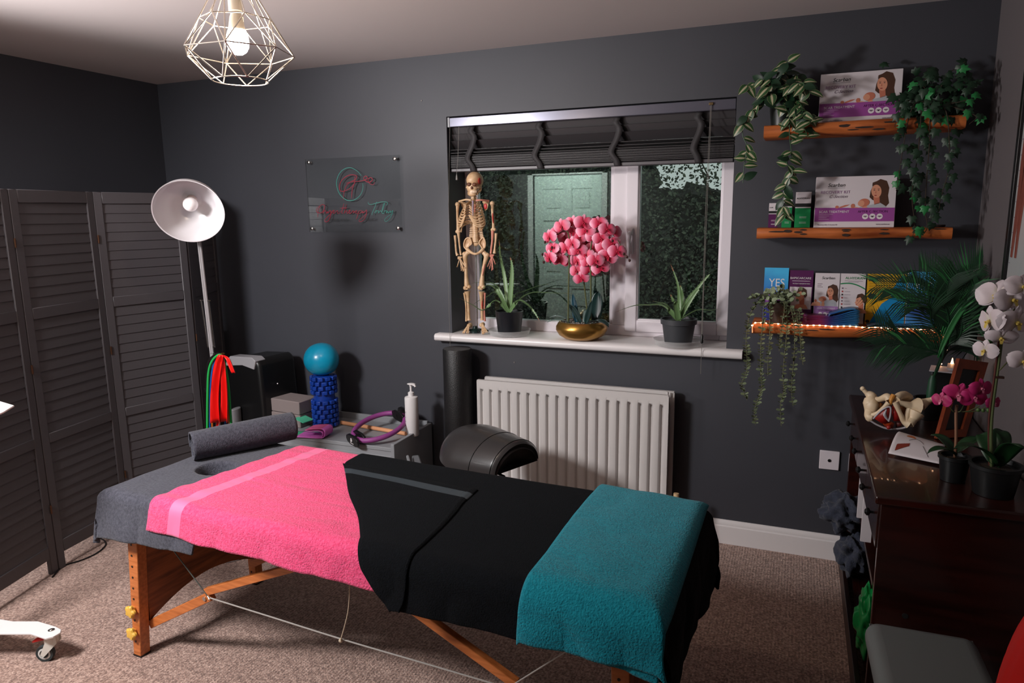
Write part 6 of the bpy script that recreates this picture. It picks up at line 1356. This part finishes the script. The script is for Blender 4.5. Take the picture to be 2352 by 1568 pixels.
for i, (pl, y, ll) in enumerate(FR):
    b = MB(); P_ = [P0]+[wp(px, py, 'y', -.34+(y+.34)*(k+1)/4) for k, (px, py) in enumerate(pl)]
    for p in P_: p.x = min(p.x, 4.325)
    C_ = catmull(P_, 12); b.tube(C_, [.004, .0025, .001], 6); n_ = len(C_)
    for j in range(int(n_*.30), n_-1):
        T = (C_[j+1]-C_[j-1]).normalized(); f = (j/n_-.3)/.7
        for sg_ in (-1, 1):
            sd = T.cross(Vector((0, -1, .3))).normalized()*sg_; d = (T*.9+sd*.75+Vector((0, 0, -.12))).normalized(); Lf = ll*(.55+.9*math.sin(math.pi*min(1, f*.8+.12)))*r2.uniform(.85, 1.1)
            p = C_[j]; e = p+d*Lf
            if e.x > 4.345: e.x = 4.345; 
            if e.y > -.01: e.y = -.01
            w2 = .0029; q = d.cross(Vector((0, -1, .2))).normalized()*w2; m1 = p.lerp(e, .35)+Vector((0, 0, .004)); b.add([p-q*.3, m1-q, e+Vector((0, 0, -.012)), m1+q, p+q*.3], [(0, 1, 3, 4), (1, 2, 3)], 1 if r2.random() < .12 else 0)
    b.build('frond', [M_palm, M_palml], pm, world=True, smooth=False)
bladeleaf(pm, P0+Vector((0, -.06, .1)), wp(2240, 690, 'y', -.42), .02, M_palml, .05, 'young_frond')
# wooden framed board
fm = thing('picture_frame', 'orange brown wooden framed board leaning on the cabinet behind the magenta orchid', 'picture frame', (4.24, -.60, CZ))
A0, A1, A2, A3 = [Vector(v) for v in ((4.165, -.62, CZ+.002), (4.262, -.56, CZ+.002), (4.325, -.47, CZ+.255), (4.225, -.53, CZ+.275))]
def quadp(s, t): return A0.lerp(A1, s).lerp(A3.lerp(A2, s), t)
nrm_ = (A1-A0).cross(A3-A0).normalized()
if nrm_.y > 0: nrm_ = -nrm_
b = MB()
for (s0, s1, t0, t1) in ((0, .2, 0, 1), (.8, 1, 0, 1), (.2, .8, 0, .1), (.2, .8, .88, 1)):
    b.poly([quadp(s0, t0), quadp(s1, t0), quadp(s1, t1), quadp(s0, t1)], ext=nrm_*.016)
b.build('frame', mat('orange_brown_wood', (128, 52, 22), .4, var=(14, (90, 34, 14), .4, .7)), fm, world=True, smooth=False)
b = MB(); b.poly([quadp(.18, .08), quadp(.82, .08), quadp(.82, .9), quadp(.18, .9)], ext=nrm_*.006); b.build('board', mat('black_board', (22, 22, 24), .35), fm, world=True, smooth=False)

# magenta orchid and white orchid
def opot(t, cx, cy, r0, r1, h): 
    MB().lathe([(r0, CZ+.001), (r1, CZ+h-.012), (r1+.004, CZ+h-.01), (r1+.004, CZ+h), (r1-.004, CZ+h), (r1-.006, CZ+h-.012)], (cx, cy, 0), 40).build('pot', mat('black_orchid_pot', (20, 22, 24), .4), t, world=True)
    MB().lathe([(r1-.005, CZ+h-.014), (.001, CZ+h-.008)], (cx, cy, 0), 24).build('bark', M_soil, t, world=True)
M_mag = mat('magenta_petal', (172, 24, 92), .5, ramp=[(0, (214, 110, 150)), (.2, (160, 16, 80)), (.75, (186, 34, 106)), (1, (204, 60, 130))]); M_maglip = mat('magenta_lip', (216, 120, 150), .5)
M_whp = mat('white_petal', (214, 200, 204), .5, ramp=[(0, (205, 200, 180)), (.3, (214, 200, 204)), (1, (224, 214, 220))]); M_ylip = mat('yellow_lip', (216, 190, 90), .5)
mo = thing('magenta_orchid', 'magenta orchid in a small black pot on the near end of the cabinet', 'potted plant', (4.15, -1.05, CZ)); opot(mo, 4.150, -1.045, .033, .040, .078)
def Y(px, py, y): return wp(px, py, 'y', y)
MB().tube([(4.150, -1.045, CZ+.07), Y(2196, 1010, -1.05), Y(2196, 950, -1.05), Y(2198, 930, -1.05)], .0042, 8, smooth=4).build('stem', mat('orchid_brown_stem', (142, 100, 76), .6), mo, world=True)
b = MB()
for a in ((2180, 938), (2215, 935), (2250, 940), (2285, 935)): b.tube([Y(2197, 945, -1.05), Y((2197+a[0])/2, 944, -1.055), Y(a[0], a[1]-8, -1.06)], .0016, 6, smooth=3)
b.build('flower_stalks', M_stem, mo, world=True)
for i, (px, py, s, fx) in enumerate(((2162, 920, .030, -.9), (2202, 908, .044, -.1), (2238, 912, .036, .3), (2254, 892, .034, .5), (2282, 925, .026, .8))):
    c = Y(px, py, -1.065); flower(mo, c, Vector((fx, -1, -.05)) + (CAM-c).normalized()*.2, s, M_mag, M_maglip, seed=30+i)
for px, py in ((2247, 941), (2258, 942), (2279, 937), (2270, 942)): MB().ball(Y(px, py, -1.07), .006, 10).build('bud', mat('green_bud', (70, 100, 50), .5), mo, world=True)
M_ol = mat('dark_orchid_leaf', (22, 58, 28), .4)
for bs_, tp_, wd in (((4.150, -1.05, CZ+.075), Y(2137, 1000, -1.0), .045), ((4.150, -1.06, CZ+.08), Y(2130, 1042, -1.1), .035), ((4.155, -1.03, CZ+.075), Y(2262, 1012, -1.0), .05)): bladeleaf(mo, bs_, tp_, wd, M_ol, .018)
wo = thing('white_orchid', 'tall white orchid in a larger black pot at the right of the cabinet', 'potted plant', (4.23, -1.13, CZ)); opot(wo, 4.235, -1.125, .050, .062, .090)
b = MB(); b.tube([(4.225, -1.13, CZ+.07), Y(2278, 960, -1.12), Y(2296, 820, -1.12), Y(2308, 720, -1.12), Y(2312, 660, -1.12)], [.0045, .004, .003], 8, smooth=5); b.build('stem', mat('orchid_green_stem', (84, 96, 56), .5), wo, world=True)
MB().tube([(4.222, -1.12, CZ+.07), Y(2272, 960, -1.12), Y(2290, 820, -1.12), Y(2304, 660, -1.12)], .0028, 8, smooth=4).build('support_cane', mat('red_brown_cane', (86, 36, 28), .6), wo, world=True)
b = MB()
for p in ([(2306, 740), (2295, 700), (2290, 680)], [(2306, 750), (2330, 710), (2345, 700)], [(2303, 770), (2285, 770), (2275, 775)], [(2300, 790), (2330, 750), (2350, 745)], [(2296, 850), (2325, 822), (2350, 820)], [(2300, 800), (2280, 800), (2262, 790)]): b.tube([Y(x, y, -1.13) for x, y in p], .0018, 6, smooth=3)
b.build('flower_stalks', M_stem, wo, world=True)
for i, (px, py, s, f_, yy) in enumerate(((2290, 680, .055, (-.5, -1, .3), -1.14), (2325, 690, .05, (.5, -1, .2), -1.16), (2275, 738, .05, (-1, -.5, -.1), -1.16), (2335, 740, .052, (.4, -1, -.2), -1.18), (2300, 775, .04, (0, -1, -.6), -1.15), (2262, 805, .036, (-.9, -1, -.1), -1.16), (2350, 830, .04, (.2, -1, 0), -1.18), (2350, 660, .045, (.2, -1, .4), -1.2))):
    flower(wo, Y(px, py, yy), Vector(f_), s, M_whp, M_ylip, seed=60+i, sepal=.9)
MB().ball(Y(2272, 783, -1.14), .009, 12, sc=(1.2, 1, .9)).build('bud', mat('green_bud', (50, 90, 44), .5), wo, world=True)
for px, py in ((2296, 866), ): MB().cbox(Y(px, py, -1.12), (.02, .012, .006)).build('plant_clip', mat('brown_clip', (60, 36, 26), .5), wo, world=True)
for bs_, tp_, wd in (((4.235, -1.13, CZ+.085), Y(2352, 1025, -1.25), .05), ((4.235, -1.13, CZ+.085), Y(2250, 1000, -1.05), .06), ((4.235, -1.13, CZ+.085), Y(2300, 990, -1.05), .055), ((4.235, -1.14, CZ+.085), Y(2190, 1032, -1.2), .045)): bladeleaf(wo, bs_, tp_, wd, M_ol, .03)

# poster on the right wall
ps = thing('framed_poster', 'black framed anatomical muscle poster on the right wall', 'poster', (W_, -.85, 1.3))
b = MB(); y0, y1, z0, z1 = -1.20, -.515, 1.315, 2.16
for a in ((y1-.028, y1, z0, z1), (y0, y0+.028, z0, z1), (y0, y1, z0, z0+.028), (y0, y1, z1-.028, z1)): b.box((W_-.02, a[0], a[2]), (W_-.0005, a[1], a[3]))
b.build('frame', M_black, ps, world=True, bevel=.002)
MB().box((W_-.010, y0+.02, z0+.02), (W_-.006, y1-.02, z1-.02)).build('poster_sheet', mat('pale_poster_paper', (176, 172, 172), .35, var=(5, (160, 166, 168), .4, .7)), ps, world=True, smooth=False)
b = MB(); fig = [[(-.060, .12, .010), (-.066, .20, .016), (-.074, .30, .026), (-.080, .42, .034), (-.082, .52, .030), (-.086, .66, .02)], [(-.108, .12, .010), (-.108, .20, .015), (-.112, .30, .026), (-.122, .42, .036), (-.13, .54, .034), (-.135, .66, .024)]]
for ft in fig: b.tube([(W_-.0103, y1+a, z0+c) for a, c, r in ft], [r for _, _, r in ft], 8, smooth=3, flat=1); 
b.v = [(max(W_-.0125, min(x, W_-.0105)), y, z) for x, y, z in b.v]
b.build('printed_legs', mat('printed_muscle_brown', (118, 60, 48), .5), ps, world=True, smooth=False)
b = MB()
for k in range(14): b.box((W_-.0125, y1-.05-.01*(k % 3), z0+.10+.05*k), (W_-.0115, y1-.035, z0+.1015+.05*k))
b.box((W_-.0125, y1-.30, z0+.05), (W_-.0115, y1-.07, z0+.055)); b.build('caption_lines', M_greyink, ps, world=True, smooth=False)

# padded grey stool bottom right
bs = thing('padded_bench', 'grey vinyl padded stool in front of the dark cabinet', 'stool', (4.08, -1.55, 0))
MX = Matrix.Translation((3.915, -1.345, 0)) @ Matrix.Rotation(R(1.5), 4, 'Z')
MB().box((0, -.50, .40), (.27, 0, .475), M=MX).build('cushion', mat('grey_vinyl', (104, 108, 108), .45, bump=(120, .08, .001)), bs, world=True, bevel=.035, seg=6)
b = MB(); pr = [(.012, -.49), (.012, -.012), (.258, -.012), (.258, -.49), (.012, -.49)]; b.tube([MX @ Vector((x, y, .462)) for x, y in pr], .0016, 6); b.build('piping', mat('grey_piping', (90, 94, 94), .5), bs, world=True)
MB().box((.02, -.48, .38), (.25, -.02, .405), M=MX).build('seat_base', M_black, bs, world=True)
for x in (.035, .215):
    for y in (-.46, -.04): MB().box((x, y-.01, 0), (x+.02, y+.01, .385), M=MX).build('leg', M_black, bs, world=True)
# red item at the bottom right corner
b = MB(); b.ball((4.215, -1.93, .62), .13, 64, sc=(1, 1.2, 2.4), fn=lambda d: 1+.012*math.sin(40*math.atan2(d.y, d.x)))
b.v = [(x, y, max(z, .31)) for x, y, z in b.v]
b.v = [(min(x, 4.35), y, z) for x, y, z in b.v]
rc = thing('red_cushion_chair', 'bright red ribbed cushion standing in the bottom right corner', 'cushion', (4.235, -1.93, .0)); b.build('cushion_cover', mat('bright_red_fabric', (214, 16, 8), .6), rc, world=True, ang=80)
b = MB(); b.box((4.14, -2.05, 0), (4.33, -1.82, .312)); b.build('cushion_base', M_mattblack, rc, world=True, bevel=.01)

# white wheeled trolley at the left edge
tr = thing('equipment_trolley', 'white wheeled trolley stand entering at the left edge, with a red brake lever', 'trolley', (.98, -2.1, 0))
M_tr = mat('white_powder_coat', (226, 220, 218), .3)
zt = .115
def Z(px, py, z=zt): return wp(px, py, 'z', z)
outl = [(0, 1418), (30, 1427), (88, 1427), (128, 1439), (141, 1446), (139, 1453), (122, 1462), (105, 1466), (70, 1455), (0, 1455)]
P_ = [Z(*p) for p in outl]; d_ = (P_[0]-P_[2]).normalized()*.12
P_[0] = P_[0]+d_; P_[-1] = P_[-1]+(P_[-1]-P_[-2]).normalized()*.12
b = MB(); b.poly([p+Vector((0, 0, -.006)) for p in P_], ext=(0, 0, .008)); b.build('base_arm', M_tr, tr, world=True, bevel=.002)
cb_ = Z(118, 1448); b = MB(); b.ball(cb_+Vector((0, 0, .002)), .009, 16, sc=(1, 1, .7)); b.lathe([(.011, .001), (.011, .004), (0, .004)], cb_, 16); b.build('arm_bolt', M_chrome, tr, world=True)
wc = bpc = wp(106, 1499, 'y', cb_.y-.0); wc = Vector((cb_.x-.004, cb_.y+.0, .030))
fwd = Vector((-.75, -.35, 0)).normalized(); axl = Vector((.42, -.9, 0)).normalized()
wc = Vector(wp(105, 1498, 'z', .031)); 
Mwh = Matrix.Translation(wc) @ axl.to_track_quat('Z', 'Y').to_matrix().to_4x4()
cs = MB(); cs.lathe([(.020, -.009), (.030, -.010), (.0315, -.006), (.0315, .006), (.030, .010), (.020, .009)], (0, 0, 0), 40, M=Mwh); wh = cs.build('caster_wheel', mat('dark_rubber_tyre', (40, 48, 50), .6), tr, world=True)
MB().lathe([(.022, -.0095), (.022, .0098), (.016, .0105), (.014, .006), (.006, .006), (.006, .012), (0, .012)], (0, 0, 0), 32, M=Mwh).build('wheel_hub', mat('light_grey_hub', (196, 194, 190), .4), wh, world=True)
b = MB(); top_ = cb_+Vector((0, 0, -.012)); b.lathe([(.019, -.03), (.022, -.005), (.022, .004)], top_, 24)
hv = Vector((0, 0, 1)).cross(axl).normalized(); tc_ = Vector((cb_.x, cb_.y, cb_.z-.02))
for sg_ in (-1, 1):
    o_ = axl*(.014*sg_)
    b.poly([tc_+hv*.021+o_+Vector((0, 0, .012)), tc_-hv*.021+o_+Vector((0, 0, .012)), tc_-hv*.020+o_-Vector((0, 0, .02)), wc-hv*.010+o_, wc-Vector((0, 0, .009))+o_, wc+hv*.010+o_, tc_+hv*.022+o_-Vector((0, 0, .022))], ext=axl*.003*sg_)
b.build('caster_fork', mat('cream_nylon', (206, 200, 190), .4), tr, world=True, ang=60)
b = MB(); a0 = wp(92, 1468, 'y', cb_.y-.012); b.tube([a0+Vector((.012, .01, 0)), a0+Vector((-.014, 0, -.004)), a0+Vector((-.03, -.004, -.012))], [.008, .012, .008], 12, smooth=3, flat=.6); b.build('brake_lever', mat('red_brake', (200, 22, 14), .4), tr, world=True)
cc_ = Vector((.80, -2.42, 0))
b = MB(); b.tube([(P_[0]+P_[-1])*.5+Vector((0, 0, .01)), (P_[0]+P_[-1])*.5+Vector((-.0, -.01, .5)), (P_[0]+P_[-1])*.5+Vector((0, -.01, .86))], .02, 16); b.build('column', M_tr, tr, world=True)
tp = [wp(x, y, 'z', .98) for x, y in ((-150, 905), (0, 921), (33, 931), (8, 946), (-60, 975), (-170, 960))]
tzp = [Vector((p.x, p.y, .975)) for p in tp]; b = MB(); b.poly(tzp, ext=(0, 0, .006)); b.build('tray', M_tr, tr, world=True, bevel=.002)
